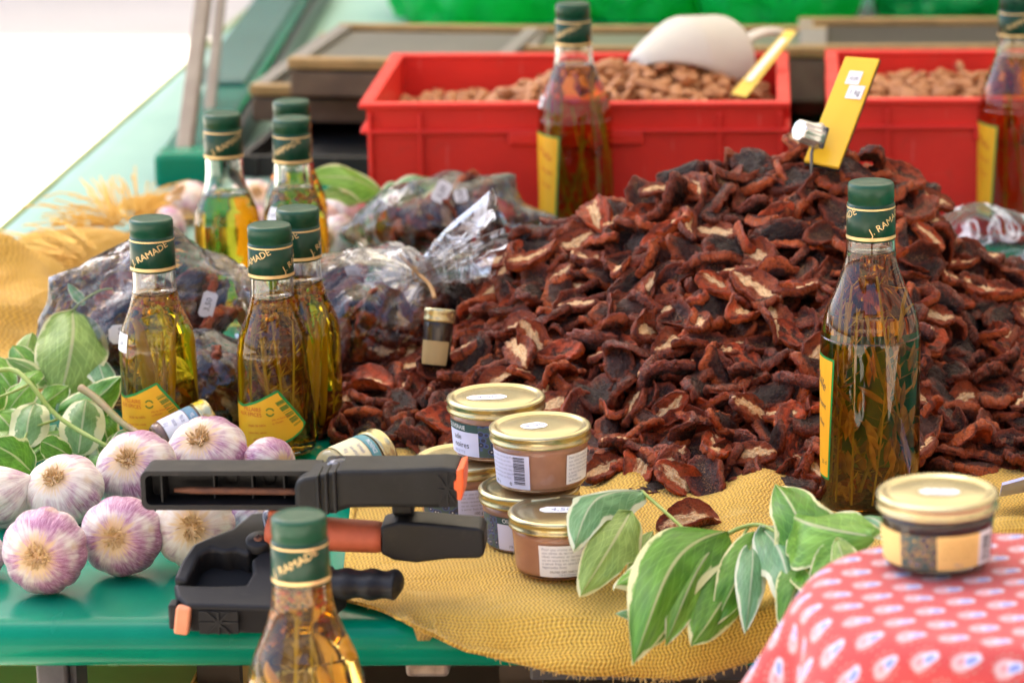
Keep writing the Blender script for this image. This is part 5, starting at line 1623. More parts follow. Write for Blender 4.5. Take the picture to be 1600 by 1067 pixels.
def clamp_top():
    Yf = at(470, 966, .003).y + .030
    o = aty(470, 800, Yf)
    t = thing('spring_clamp', 'black grey spring clamp resting on top with open channel handle and rusty rod', 'clamp', o)
    P = lambda px, py, dy=0.0: aty(px, py, Yf + dy) - o
    a, b = P(218, 736), P(500, 797)
    x0, x1, z1, z0 = a.x, b.x, a.z, b.z
    D = .026
    cx, cz, w, h = (x0 + x1) / 2, (z0 + z1) / 2, x1 - x0, z1 - z0
    q = MB()
    # rounded channel frame
    def rr(x0, x1, z0, z1, r, n=5):
        out = []
        for (ax, az, s) in ((x0 + r, z0 + r, 180), (x1 - .0005, z0, None), (x1 - .0005, z1, None), (x0 + r, z1 - r, 90)):
            if s is None: out.append((ax, az)); continue
            for k in range(n + 1):
                an = R(s + 90 * k / n) if s == 180 else R(90 + 90 * k / n)
                out.append((ax + r * math.cos(an), az + r * math.sin(an)))
        return out
    oo = rr(x0, x1, z0, z1, .0055); ii = rr(x0 + .0032, x1 + .0004, z0 + .0036, z1 - .0032, .0035)
    n = len(oo)
    V = [(x, 0, z) for x, z in oo] + [(x, 0, z) for x, z in ii] + [(x, D, z) for x, z in oo] + [(x, D - .004, z) for x, z in ii]
    F = []
    for k in range(n):
        j = (k + 1) % n
        F += [(k, j, n + j, n + k), (k, 2 * n + k, 2 * n + j, j), (n + k, n + j, 3 * n + j, 3 * n + k)]
    F.append(tuple(2 * n + k for k in range(n))); F.append(tuple(3 * n + k for k in range(n))[::-1])
    q.add(V, F); q.build('handle', BLK, t, smooth=False, bevel=.0012, recalc=True)
    q = MB(); xr = P(251, 766).x
    q.box((xr, (D - .004) / 2 + .0015, cz), (.0014, D - .008, h - .008)); q.build('channel_rib', GREY, t, smooth=False, bevel=.0004)
    for px in (330, 390, 440):
        q = MB(); q.box((P(px, 766).x, D - .0105, cz), (.0012, .010, h - .009)); q.build('channel_rib', BLK, t, smooth=False, bevel=.0004)
    for px in (352, 412):
        q = MB(); q.lathe([(.0035, 0), (.0048, 0), (.0048, .0022), (.0035, .0022)], 20, M=Matrix.Translation((P(px, 760).x, D - .004, P(px, 760).z)) @ Matrix.Rotation(PI / 2, 4, 'X')); q.build('moulded_ring', BLK, t)
    q = MB(); A = P(272, 766, .010); B = P(476, 769, .010)
    A.y = B.y = .011
    q.tube([lerp(A, B, k / 8) for k in range(9)], [.0014] + [.0024] * 8, 12); q.build('rod', RUST, t)
    # arm in front
    dy = -.014
    pts = [(459, 764), (462, 752), (474, 747), (500, 742), (530, 735), (600, 734), (690, 730), (716, 733), (717, 762), (712, 794), (688, 795), (600, 794), (545, 795), (520, 804), (468, 803), (460, 790)]
    q = MB(); q.prism([P(x, y, dy) for x, y in pts], (0, .034, 0)); arm = q.build('jaw_arm', GREY, t, smooth=False, bevel=.0035, seg=3, recalc=True)
    for px, top, bot in ((498, 742, 802), (511, 739, 801), (524, 736, 799)):
        q = MB(); c = P(px, (top + bot) / 2, dy); hh_ = (P(px, top, dy).z - P(px, bot, dy).z)
        q.box((c.x, .008 + dy, c.z), (.0022, .022, hh_ + .0012)); q.build('grip_ridge', GREY, t, smooth=False, bevel=.001)
    # lattice end
    c0 = P(699, 764, dy); c0.y = dy - .0004
    q = MB(); q.box((c0.x, c0.y + .0004, c0.z), (.0118, .0016, .0235)); lp = q.build('lattice_pocket', mat('clamp_pocket_dark', (.006, .006, .007), .6), t, smooth=False)
    q = MB()
    for k, an in enumerate((0, 35, 90, 145)):
        L = .0058 if an == 0 else .0115 if an == 90 else .0072
        dd = Vector((math.cos(R(an if an in (0, 90) else (60 if an == 35 else 120))), 0, math.sin(R(an if an in (0, 90) else (60 if an == 35 else 120))))); pp = Vector((-dd.z, 0, dd.x)) * .0006
        c1 = c0 + Vector((0, -.0014 - k * .0001, 0)); L = min(L * (1.5 if an in (35, 145) else 1), .0118)
        q.prism([c1 - dd * L - pp, c1 + dd * L - pp, c1 + dd * L + pp, c1 - dd * L + pp], (0, .0012, 0))
    q.build('lattice_rib', BLK, lp, smooth=False, recalc=True)
    pp = [(713, 735), (724, 731), (724, 762), (721, 782), (714, 782), (714, 768), (709, 766), (709, 752), (713, 750)]
    q = MB(); q.prism([P(x, y, dy - .002) for x, y in pp], (0, .028, 0)); q.build('jaw_pad', PAD2, t, smooth=False, bevel=.001, recalc=True)
    # pivot bump on top and the second handle behind
    q = MB(); c = P(532, 730, .012); q.lathe([(0, .006), (.006, .0055), (.009, .003), (.0105, -.004)], 24, M=Matrix.Translation(c)); q.build('pivot_boss', SHINY, t)
    q = MB(); q.box((P(600, 735).x, .024, P(600, 737).z - .004), (P(690, 735).x - P(490, 735).x, .018, .012)); q.build('rear_jaw', BLK, t, smooth=False, bevel=.003)
    q = MB(); q.box((P(626, 800).x, .014, P(626, 800).z + .001), (.014, .012, .012)); q.build('spring_housing', BLK, t, smooth=False, bevel=.002)
    q = MB(); q.box((P(445, 812).x, .016, P(445, 815).z - .003), (.026, .014, .016)); q.build('second_grip', ORANGE, t, smooth=False, bevel=.003)
clamp_top()

# ------------------------------------------------------------------ price sign in the heap
def price_sign():
    F3 = Vector((0, CP, -SP))
    c = [atd(1321, 88, 2.66), atd(1374, 92, 2.655), atd(1316, 246, 2.615), atd(1262, 236, 2.62)]
    c = [c[0], c[1], c[2] + (c[2] - c[1]) * .10, c[3] + (c[3] - c[0]) * .10]
    s = thing('price_sign', 'yellow price sign with silver clip stuck in the top of the dried tomato heap', 'price sign', (0, 0, 0))
    n = (c[1] - c[0]).cross(c[3] - c[0]).normalized()
    if n.y > 0: n = -n
    ym = mat('sign_yellow', (.80, .50, .035), .22, col2=(.78, .47, .03), scale=8)
    m = MB(); m.prism(c, -n * .0035); m.build('plate', [ym], s, smooth=False, bevel=.0006, recalc=True)
    q = [v - n * .0037 + (v - (c[0] + c[2]) / 2).normalized() * .0012 for v in c]
    m = MB(); m.prism(q, -n * .002); m.build('backing', mat('sign_black', (.012, .012, .012), .4), s, smooth=False, recalc=True)
    ux, uy = c[1] - c[0], c[3] - c[0]
    def patch(u0, u1, v0, v1, off): return [c[0] + ux * u + uy * v + n * off for u, v in ((u0, v0), (u1, v0), (u1, v1), (u0, v1))]
    for u0, u1, v0, v1, tx in ((.30, .70, .14, .265, '10,50'), (.46, .92, .275, .40, '1 kg')):
        m = MB(); m.add(patch(u0, u1, v0, v1, .0008), [(0, 1, 2, 3)]); so = m.build('price_sticker', WHITE_PAPER, s, smooth=False)
        V, F = text_geo(tx, 1.0); w = max(v[0] for v in V)
        k = .7 * (u1 - u0) / w
        i = MB(); i.add([c[0] + ux * (lerp(u0, u1, .15) + x * k) + uy * (lerp(v0, v1, .72) - y * k * ux.length / uy.length * 1.5) + n * .0012 for x, y in V], F); i.build('lettering', INK_DARK, so, smooth=False)
    # knurled clip
    A, B = atd(1248, 204, 2.60), atd(1277, 213, 2.612)
    ax = (B - A).normalized()
    M = Matrix.LocRotScale(A, ax.to_track_quat('Z', 'Y'), Vector((1, 1, 1)))
    L = (B - A).length
    m = MB(); nn = 32
    m.lathe([(0, .0008), (.006, .0006), (.0086, 0), (.0092, .002), (.0098, L * .8), (.0112, L), (0, L)], nn, M=M)
    Mi = M.inverted()
    for k in range(len(m.V)):
        j, i = divmod(k, nn)
        if j in (3, 4) and i % 4 < 2:
            v = Mi @ m.V[k]; v.x *= .86; v.y *= .86; m.V[k] = M @ v
    m.build('clip_knob', mat('clip_silver', (.66, .65, .62), .25, .75), s)
    m = MB(); m.box((0, 0, L + .001), (.020, .018, .003), M=M); m.build('clip_jaw', mat('clip_dark', (.04, .04, .045), .35), s, smooth=False, bevel=.001)
    C = atd(1268, 240, 2.61)
    m = MB(); m.tube([atd(1272, 226, 2.614), C, C + Vector((0, 0, -.06))], .0014, 8); m.build('stake', mat('stake_steel', (.12, .11, .10), .4, .6), s)
price_sign()

# ------------------------------------------------------------------ cellophane bags
def film_mat(name='cellophane', body=.10, fm=1.2, ro=.06):
    t = NT(name)
    o = t.coord('Object')
    n1 = t.math('ABSOLUTE', t.math('SUBTRACT', t.noise(o, 26, 3, .5, .8), .5)); n2 = t.math('ABSOLUTE', t.math('SUBTRACT', t.noise(o, 75, 2), .5))
    n1 = t.math('ADD', n1, t.math('MULTIPLY', n2, .12))
    nm = t.bump(n1, .8, .009)
    tr = t.new('BsdfTransparent'); tr.inputs[0].default_value = (.97, .97, .97, 1)
    gl = t.new('BsdfGlossy'); gl.inputs['Roughness'].default_value = ro; t.set(gl.inputs['Normal'], nm)
    df = t.new('BsdfDiffuse'); df.inputs[0].default_value = (.8, .8, .82, 1)
    fr = t.new('Fresnel'); fr.inputs[0].default_value = 1.5; t.set(fr.inputs['Normal'], nm)
    f = t.math('MULTIPLY', fr.outputs[0], fm, clamp=True)
    m1 = t.new('MixShader'); t.set(m1.inputs[0], f); t.t.links.new(tr.outputs[0], m1.inputs[1]); t.t.links.new(gl.outputs[0], m1.inputs[2])
    hz = t.math('MULTIPLY', t.step(n1, .06, .0), body)
    m2 = t.new('MixShader'); t.set(m2.inputs[0], hz); t.t.links.new(m1.outputs[0], m2.inputs[1]); t.t.links.new(df.outputs[0], m2.inputs[2])
    t.t.links.new(m2.outputs[0], t.out.inputs[0])
    return t.m
FILM = film_mat('cellophane', .10)
FILM2 = film_mat('cloudy_cellophane', .75, .45, .22)
BAG_GROUP = 'cellophane bags of dried tomatoes'
def film_blob(name, c, rad, rot, seed, parent, m=FILM, sub=5, ears=()):
    ears = [(Vector(e).normalized(), a, w) for e, a, w in ears]
    bm = bmesh.new(); bmesh.ops.create_icosphere(bm, subdivisions=sub, radius=1)
    Mr = rot.to_matrix()
    for v in bm.verts:
        p = v.co.copy(); q = p + Vector((seed * 3.1, seed * 1.7, seed * .9))
        k = 1 + .10 * noise.fractal(q * 1.3, 1, 2, 2)
        k += .15 * (.35 - abs(noise.noise(q * 1.7))) + .02 * (.35 - abs(noise.noise(q * 5.0 + Vector((5, 1, 2)))))
        d, pts = noise.voronoi(q * 2.4); k += .06 * (d[1] - d[0] - .3)
        k += .10 * (.3 - abs(noise.noise(q * 1.1 + Vector((9, 3, 1)))))
        for e, a_, w_ in ears:
            an = math.acos(max(-1, min(1, e.dot(p)))); k += a_ * math.exp(-(an / w_) ** 1.3)
        k = max(.8, k)
        w = Mr @ Vector((p.x * rad[0], p.y * rad[1], p.z * rad[2])) * k
        if c.z + w.z < TABLE + .003: w.z = TABLE + .003 - c.z
        v.co = w
    me = bpy.data.meshes.new(name); bm.to_mesh(me); bm.free(); me.materials.append(m)
    me.polygons.foreach_set('use_smooth', [True] * len(me.polygons))
    o = link(name, me, parent); o.location = c - (parent.location if parent else Vector())
    return o
BAG_T = 0
def bag(label, c, rad, rot, seed, n_in, lab_in, stickers=(), n_stuff=26, ears=()):
    rg = random.Random(seed)
    t = thing('cellophane_bag', label, 'bag', (c.x, c.y, TABLE), BAG_GROUP)
    film_blob('film', c, rad, rot, seed, t, ears=ears)
    Mr = rot.to_matrix(); st = []
    for k in range(n_in + n_stuff):
        for _ in range(50):
            d = Vector((rg.gauss(0, 1), rg.gauss(0, 1), rg.gauss(0, 1))).normalized()
            if k < n_in and (d.y > .1 or d.z < -.3): continue
            break
        s = .66 if k < n_in else .45 * rg.uniform(.3, 1)
        lo = Vector((d.x * rad[0], d.y * rad[1], d.z * rad[2])) * s
        p = c + Mr @ lo; p.z = max(p.z, TABLE + .012)
        T = TOMS[rg.choice((0, 3, 6, 7, 8, 9, 10, 11, 12, 13))]
        q = (Mr @ d + Vector((rg.gauss(0, .4), rg.gauss(0, .4), rg.gauss(0, .4)))).normalized()
        if not T[5]: q = -q
        M = frame(p, q, rg.uniform(0, 6.3), rg.uniform(.95, 1.3))
        if k < n_in:
            o = link('dried_tomato', T[4], None, M); tag(o, lab_in, 'dried tomato', 'dried tomatoes inside the bags')
        else: st.append((T[0], T[1], T[2], T[3], M))
    me = join_stuff('dried_tomatoes', st, [TM[1], TM[2]], seed)
    o = link('dried_tomatoes', me); tag(o, lab_in.replace('wrinkled dried tomato', 'further dried tomatoes packed deeper'), 'dried tomatoes', 'dried tomatoes inside the bags', 'stuff')
    for (px, py, dep, w, h, rz, tx) in stickers:
        p = atd(px, py, dep); n = (CAM - p).normalized()
        M = Matrix.Translation(-Vector(t.location)) @ Matrix.Translation(p) @ (n.to_track_quat('Z', 'Y').to_matrix().to_4x4()) @ Matrix.Rotation(rz, 4, 'Z')
        cc = .35 * w
        m = MB(); m.prism([(-w, -h + cc, 0), (-w + cc, -h, 0), (w - cc, -h, 0), (w, -h + cc, 0), (w, h - cc, 0), (w - cc, h, 0), (-w + cc, h, 0), (-w, h - cc, 0)], (0, 0, .0003))
        so = m.build('price_sticker', WHITE_PAPER, t, smooth=False, M=M, recalc=True)
        V, F = text_geo(tx, .0065); i = MB(); wd = max(v[0] for v in V)
        i.add([(-y + .002, x - wd / 2, .0007) for x, y in V], F); i.build('lettering', INK_DARK, so, smooth=False)
    return t
def bags():
    q0 = Quaternion((0, 0, 1), R(12))
    c = at(228, 545, .045); 
    L = bag('large cellophane bag of dried tomatoes with white price tags behind the left front bottle', atd(236, 535, 2.63), (.093, .064, .074), Quaternion((0, 1, 0), R(-28)), 31, 16, 'wrinkled dried tomato inside the large cellophane bag behind the left front bottle',
            ((325, 476, 2.60, .0058, .0105, R(-18), '3,50'), (190, 522, 2.575, .010, .0075, R(0), '3,50')), 46, (((-.9, -.2, .25), .45, .30), ((.55, -.1, .9), .30, .25), ((-.3, -.3, .9), .22, .2), ((.9, -.3, -.2), .25, .3)))
    M_ = bag('cellophane bag of dried tomatoes tied with raffia, right of the paired bottles', atd(585, 515, 2.66), (.068, .062, .068), Quaternion((0, 1, 0), R(8)), 32, 12, 'wrinkled dried tomato inside the raffia tied cellophane bag', (), 30, (((-.8, -.2, .6), .30, .25), ((.3, -.2, .95), .25, .22), ((.95, -.2, .1), .22, .25)))
    B_ = bag('rear cellophane bag of dried tomatoes in front of the left red crate', atd(690, 350, 2.98), (.076, .055, .042), Quaternion((0, 1, 0), R(-6)), 33, 12, 'wrinkled dried tomato inside the rear cellophane bag before the red crate', ((690, 300, 2.93, .007, .010, R(-30), '3,50'), (720, 306, 2.93, .006, .006, R(10), '3,50')), 30, (((.75, -.1, .75), .40, .25), ((.98, -.2, -.1), .45, .22), ((-.95, -.1, .1), .28, .25), ((-.2, -.3, .95), .2, .2)))
    bag('low cellophane bag of dried tomatoes filling the gap between the two yellow labelled bottles', atd(318, 610, 2.55), (.055, .045, .046), Quaternion((0, 1, 0), R(10)), 35, 10, 'wrinkled dried tomato inside the low cellophane bag between the yellow labelled bottles', (), 26)
    # tied neck, flare and raffia of the middle bag
    org = Vector(M_.location)
    tie = atd(655, 432, 2.665); end = atd(770, 372, 2.63); body = atd(590, 470, 2.665)
    def cone(nm, a, b, r0, r1, seed, fl=.6, n=64, pw=1.0):
        ax = (b - a).normalized(); x = ax.cross(Vector((0, 0, 1))).normalized(); y = x.cross(ax)
        rgp = Vector((seed, seed * 2.0, 0)); m = MB()
        def fn(u, v):
            an = 2 * PI * u
            ple = 1 + (.32 * math.sin(an * 7 + seed) + .22 * math.sin(an * 13 + 1) + .25 * noise.noise(rgp + Vector((math.cos(an) * 2, math.sin(an) * 2, v * 2)))) * (1 if v > .05 else .4)
            r = lerp(r0, r1, v ** pw) * ple
            le = 1 + (.22 * math.sin(an * 3 + seed) + .1 * math.sin(an * 9)) * v
            return a + (b - a) * (v * le) + x * (math.cos(an) * r) + y * (math.sin(an) * r * fl) - org
        m.grid(fn, n, 14); return m.build(nm, FILM2, M_)
    cone('flared_neck', tie, end, .006, .034, 3, .75, pw=.8)
    cone('gathered_neck', tie, body, .006, .050, 8, .8, pw=.9)
    raf = mat('raffia', (.62, .38, .17), .6, col2=(.50, .28, .11), scale=60)
    pts = [atd(624, 398, 2.625), atd(640, 414, 2.62), atd(658, 432, 2.62), atd(668, 441, 2.62), atd(675, 452, 2.615), atd(679, 466, 2.61)]
    m = MB(); m.tube([Vector(p) - org for p in spline([tuple(p) for p in pts], 4)], .0020, 8, flat=.5); m.build('raffia_tie', raf, M_)
    m = MB(); ax = (end - tie).normalized(); Mx = Matrix.LocRotScale(tie - org, ax.to_track_quat('Z', 'Y'), Vector((1, 1, 1)))
    m.lathe([(.0068 + .0018 * math.cos(k / 8 * 2 * PI), .0018 * math.sin(k / 8 * 2 * PI)) for k in range(9)], 20, M=Mx); m.build('raffia_loop', raf, M_)
    # empty crumpled film at the right and behind the tall bottle
    for (x, y, d, rad, s, lab) in ((1545, 385, 2.93, (.056, .04, .036), 41, 'crumpled clear plastic bag at the right behind the heap, below the right bottle'),):
        c = atd(x, y, d)
        o = film_blob('plastic_wrap', c, rad, Quaternion((0, 1, 0), .2), s, None, FILM2, 5)
        tag(o, lab, 'plastic bag')
bags()

# ------------------------------------------------------------------ variegated leaves
def leaf_mat(name, green, dark, cream, margin, blotch=.35, gloss=.32):
    t = NT(name)
    uv = t.coord('UV'); s = t.sep(uv)
    w = t.math('ABSOLUTE', t.math('SUBTRACT', t.math('MULTIPLY', s[0], 2), 1))
    rn = t.rnd()
    off = t.new('CombineXYZ'); t.set(off.inputs[0], t.math('MULTIPLY', rn, 37)); t.set(off.inputs[1], t.math('MULTIPLY', rn, 11))
    vv = t.new('VectorMath', operation='ADD'); t.set(vv.inputs[0], uv); t.set(vv.inputs[1], off.outputs[0])
    n = t.noise(vv.outputs[0], 3.2, 5, .6)
    e = t.math('ADD', w, t.math('MULTIPLY', t.math('SUBTRACT', n, .5), blotch * 2))
    tip = t.step(s[1], .86, .99)
    e = t.math('ADD', e, t.math('MULTIPLY', tip, .3))
    mk = t.step(e, margin, margin + .07)
    ve = t.math('ADD', t.math('MULTIPLY', s[1], 9), t.math('MULTIPLY', w, -3.2))
    vein = t.step(t.math('ABSOLUTE', t.math('SUBTRACT', t.math('FRACT', ve), .5)), .10, .02)
    midr = t.step(w, .07, .02)
    g2 = t.mix(t.step(t.noise(vv.outputs[0], 6, 3), .35, .65), green, dark)
    streak = t.step(t.noise(t.coord('UV', (14, 2, 1)), 2, 3), .52, .62)
    g2 = t.mix(t.math('MULTIPLY', streak, .35), g2, tuple(min(1, c * 1.9 + .03) for c in green))
    g2 = t.mix(t.math('MULTIPLY', vein, .35), g2, tuple(min(1, c * 1.7 + .03) for c in green))
    g2 = t.mix(t.math('MULTIPLY', midr, .75), g2, tuple(c * .8 for c in cream))
    c = t.mix(mk, g2, cream)
    h = t.math('ADD', t.math('MULTIPLY', vein, -.5), t.math('MULTIPLY', t.noise(vv.outputs[0], 9, 3), .8))
    bl = t.step(t.noise(vv.outputs[0], 16, 4, .6), .66, .78)
    c = t.mix(t.math('MULTIPLY', bl, .35), c, (.30, .26, .08))
    t.P(Base_Color=c, Roughness=gloss, Normal=t.bump(h, .3, .0015))
    t.p.inputs['Specular IOR Level'].default_value = .28
    tr = t.new('BsdfTranslucent'); t.set(tr.inputs[0], t.mix(.35, c, (.35, .5, .08)))
    mx = t.new('MixShader'); mx.inputs[0].default_value = .33
    t.t.links.new(t.p.outputs[0], mx.inputs[1]); t.t.links.new(tr.outputs[0], mx.inputs[2]); t.t.links.new(mx.outputs[0], t.out.inputs[0])
    return t.m
LEAF = {'deep': leaf_mat('leaf_deep_green', (.095, .26, .022), (.050, .17, .014), (.70, .68, .34), .86, .36),
        'mid': leaf_mat('leaf_mid_green', (.17, .35, .045), (.10, .25, .03), (.66, .64, .38), .88, .34),
        'pale': leaf_mat('leaf_pale_green', (.25, .37, .09), (.19, .30, .07), (.68, .66, .36), .88, .34),
        'cool': leaf_mat('leaf_cool_green', (.13, .29, .13), (.085, .23, .10), (.62, .65, .46), .78, .3),
        'half': leaf_mat('leaf_half_cream', (.12, .24, .07), (.17, .30, .10), (.66, .66, .36), .60, .55)}
STEM = mat('green_stem', (.24, .32, .06), .45, col2=(.33, .40, .11), scale=60)
STEM_B = mat('brown_green_stem', (.22, .22, .07), .5, col2=(.30, .20, .10), scale=70)
def leaf_geo(B, T, w, hint, droop=0.0, fold=.25, wave=.15, seed=0, shape='ovate', side=0.0, curl=.0):
    B, T = Vector(B), Vector(T); L = (T - B).length; a = (T - B) / L
    n = Vector(hint); n = (n - a * n.dot(a)).normalized(); sd = a.cross(n)
    if shape == 'ovate': hw = lambda s: (s ** .55) * (1 - s) ** .82 * 2.22
    elif shape == 'round': hw = lambda s: (max(0, s * (1 - s)) ** .42) * 1.80
    elif shape == 'narrow': hw = lambda s: (s ** .6) * (1 - s) ** .8 * 2.35
    else: hw = lambda s: (s ** .45) * (1 - s) ** .72 * 2.05 * (1 + .22 * math.exp(-((s - .38) / .10) ** 2) - .10 * math.exp(-((s - .58) / .08) ** 2))
    def fn(u, v):
        s = v; x = u * 2 - 1
        h = w / 2 * min(1.15, hw(min(max(s, 0.0), 1.0)))
        r = x * h
        z = droop * L * 4 * s * (1 - s) - fold * abs(r) + wave * w * .35 * noise.noise(Vector((x * 1.3, s * 2.4, seed * 5.1))) + wave * w * .22 * x * x * math.sin(s * 9 + seed)
        z -= curl * L * s ** 3
        return B + a * (L * s) + sd * (r + side * L * math.sin(PI * s)) + n * z
    return fn
def sprig(label, leaves, stems, name='ivy_sprig', cat='sprig', origin=None):
    o = origin or Vector((0, 0, 0))
    t = thing(name, label, cat, o)
    for k, (b, tp, wpx, kind, opts) in enumerate(leaves):
        B, T = atd(*b), atd(*tp)
        dep = (b[2] + tp[2]) / 2; w = wpx * dep / FPX
        hint = (CAM - (B + T) / 2).normalized() * opts.get('face', 1.0) + Vector(opts.get('n', (0, 0, .5)))
        m = MB(); m.grid(leaf_geo(B - o, T - o, w, hint, opts.get('droop', .08), opts.get('fold', .25) * 1.35, opts.get('wave', .28), k + 1, opts.get('shape', 'ovate'), opts.get('side', 0.0), opts.get('curl', .10)), 14, 22)
        m.build('leaf', LEAF[kind], t)
    for pts, r, mt in stems:
        P = [Vector(p) - o for p in spline([tuple(atd(*q)) for q in pts], 5)]
        n = len(P); m = MB(); m.tube(P, [r * (1 - .25 * k / n) * (1 + .12 * (k % 6 == 0)) for k in range(n)], 8); m.build('stem', mt, t)
    return t
def all_leaves():
    D = 2.12
    fr = [((1003, 768, 2.19), (904, 836, 2.10), 82, 'cool', dict(n=(0, 0, .9), fold=.35, droop=.06, shape='ivy', side=.12)),
          ((985, 800, 2.16), (917, 915, 2.09), 92, 'pale', dict(n=(0, -.3, 0), shape='ivy', fold=.2)),
          ((1020, 830, 2.17), (985, 900, 2.13), 40, 'pale', dict(fold=.5, n=(0, -.5, 0))),
          ((1094, 862, 2.14), (966, 900, 2.06), 118, 'mid', dict(n=(-.2, 0, .9), fold=.25, shape='ivy', side=-.12, droop=.16)),
          ((1136, 832, 2.13), (1003, 1016, 2.00), 128, 'deep', dict(n=(.15, -.2, .35), fold=.38, shape='ovate', side=.10, droop=.12, wave=.3)),
          ((1122, 848, 2.12), (1052, 992, 2.02), 84, 'mid', dict(n=(.3, -.2, .3), fold=.4, side=.05, wave=.3)),
          ((1184, 832, 2.12), (1122, 966, 2.05), 76, 'deep', dict(n=(.2, -.2, .3), fold=.45, wave=.3)),
          ((1262, 868, 2.07), (1224, 968, 2.02), 74, 'deep', dict(n=(.1, -.3, .3), fold=.4, wave=.3)),
          ((1304, 872, 2.04), (1262, 792, 2.09), 66, 'mid', dict(n=(.1, -.2, .4), fold=.4, wave=.3)),
          ((1334, 850, 2.03), (1268, 912, 2.02), 78, 'mid', dict(n=(.1, -.3, .5), fold=.4, wave=.3)),
          ((1152, 885, 2.11), (1092, 1000, 2.03), 92, 'deep', dict(n=(.5, -.2, .2), fold=.4)),
          ((1050, 960, 2.05), (998, 1018, 2.02), 40, 'deep', dict(n=(-.3, -.2, .4), fold=.4)),
          ((1176, 850, 2.11), (1168, 970, 2.03), 56, 'cool', dict(n=(.1, -.3, .2), fold=.3, shape='narrow')),
          ((1192, 826, 2.12), (1238, 962, 2.02), 88, 'cool', dict(n=(-.2, -.2, .3), fold=.35, shape='ivy', wave=.3, side=-.06)),
          ((1282, 905, 2.06), (1204, 744, 2.12), 100, 'deep', dict(n=(-.2, -.1, .3), fold=.30, shape='ivy', side=.05, droop=.10)),
          ((1250, 880, 2.06), (1290, 935, 2.0), 70, 'deep', dict(n=(0, -.3, .5))),
          ((1362, 835, 2.02), (1234, 788, 2.10), 120, 'mid', dict(n=(.2, -.2, .6), fold=.4, side=-.16, shape='ivy', droop=.10)),
          ((1325, 890, 2.0), (1306, 838, 2.02), 52, 'pale', dict(n=(-.2, 0, .3), fold=.4)),
          ((1400, 836, 2.04), (1326, 800, 2.10), 60, 'cool', dict(n=(.2, -.1, .7), fold=.3, shape='ivy')),
          ((1014, 968, 2.06), (964, 956, 2.05), 26, 'cool', dict(n=(0, 0, .6)))]
    st = [([(1003, 768, 2.19), (1040, 800, 2.17), (1094, 850, 2.14)], .0013, STEM), ([(1094, 860, 2.14), (1060, 868, 2.13), (1030, 868, 2.12)], .0011, STEM), ([(1136, 834, 2.13), (1165, 822, 2.13), (1196, 822, 2.12), (1240, 850, 2.09), (1300, 880, 2.05)], .0016, STEM),
          ([(1170, 822, 2.13), (1150, 860, 2.12), (1160, 900, 2.1)], .0010, STEM)]
    sprig('variegated green and cream ivy sprig hanging over the front edge of the yellow cloth', fr, st)
    le = [((113, 486, 2.58), (96, 604, 2.53), 112, 'pale', dict(n=(0, -.2, .2), shape='round', fold=.22, droop=.10, side=-.05)),
          ((92, 645, 2.50), (184, 586, 2.49), 74, 'deep', dict(n=(.1, -.2, .6), fold=.45, side=.14)),
          ((78, 600, 2.54), (14, 558, 2.52), 40, 'half', dict(n=(0, 0, .6), fold=.5)),
          ((100, 600, 2.53), (85, 650, 2.50), 34, 'cool', dict(n=(-.3, 0, .3))),
          ((122, 712, 2.44), (135, 620, 2.47), 70, 'half', dict(n=(0, -.2, .2), shape='round', fold=.15)),
          ((112, 716, 2.43), (66, 688, 2.42), 44, 'deep', dict(n=(0, 0, .6), shape='round')),
          ((38, 702, 2.43), (52, 622, 2.46), 62, 'half', dict(n=(-.2, -.2, .2), shape='round')),
          ((50, 738, 2.40), (-14, 688, 2.38), 78, 'deep', dict(n=(0, -.1, .7), shape='ivy', fold=.2)),
          ((52, 596, 2.50), (8, 646, 2.48), 52, 'mid', dict(n=(-.2, -.1, .3))),
          ((104, 672, 2.46), (44, 716, 2.42), 48, 'mid', dict(n=(0, -.1, .6), fold=.3)),
          ((132, 476, 2.60), (106, 442, 2.60), 20, 'cool', dict(n=(0, 0, .5), fold=.5)),
          ((30, 660, 2.47), (-10, 720, 2.43), 60, 'pale', dict(n=(-.2, -.1, .3))),
          ((0, 600, 2.48), (-30, 660, 2.46), 50, 'deep', dict(n=(-.2, -.1, .3))),
          ((178, 700, 2.43), (205, 668, 2.46), 30, 'cool', dict(n=(.2, -.1, .5))),
          ((70, 700, 2.45), (90, 660, 2.47), 40, 'cool', dict(n=(.2, -.1, .3))),
          ((140, 735, 2.41), (100, 725, 2.40), 26, 'mid', dict(n=(.0, -.1, .6))),
          ((64, 578, 2.53), (30, 610, 2.5), 34, 'mid', dict(n=(-.3, -.1, .5))),
          ((150, 640, 2.50), (172, 700, 2.46), 60, 'deep', dict(n=(.2, -.1, .3))),
          ((20, 540, 2.56), (60, 590, 2.54), 44, 'deep', dict(n=(.1, -.1, .5))),
          ((-20, 560, 2.54), (22, 610, 2.52), 60, 'mid', dict(n=(.1, -.1, .5))),
          ((60, 640, 2.50), (110, 600, 2.52), 46, 'mid', dict(n=(.2, -.1, .5))),
          ((20, 660, 2.46), (70, 650, 2.48), 54, 'half', dict(n=(.1, -.1, .6))),
          ((-10, 640, 2.47), (36, 690, 2.45), 64, 'mid', dict(n=(0, -.1, .5))),
          ((88, 735, 2.43), (120, 690, 2.46), 50, 'pale', dict(n=(.1, -.1, .5))),
          ((160, 735, 2.43), (150, 690, 2.46), 56, 'deep', dict(n=(.1, -.1, .5))),
          ((196, 730, 2.44), (176, 672, 2.47), 52, 'mid', dict(n=(.1, -.1, .4))),
          ((150, 560, 2.56), (168, 612, 2.53), 50, 'cool', dict(n=(.2, -.1, .3))),
          ((50, 520, 2.58), (30, 580, 2.56), 40, 'pale', dict(n=(-.1, -.1, .4))),
          ((-20, 700, 2.42), (20, 740, 2.40), 50, 'half', dict(n=(-.1, -.1, .6)))]
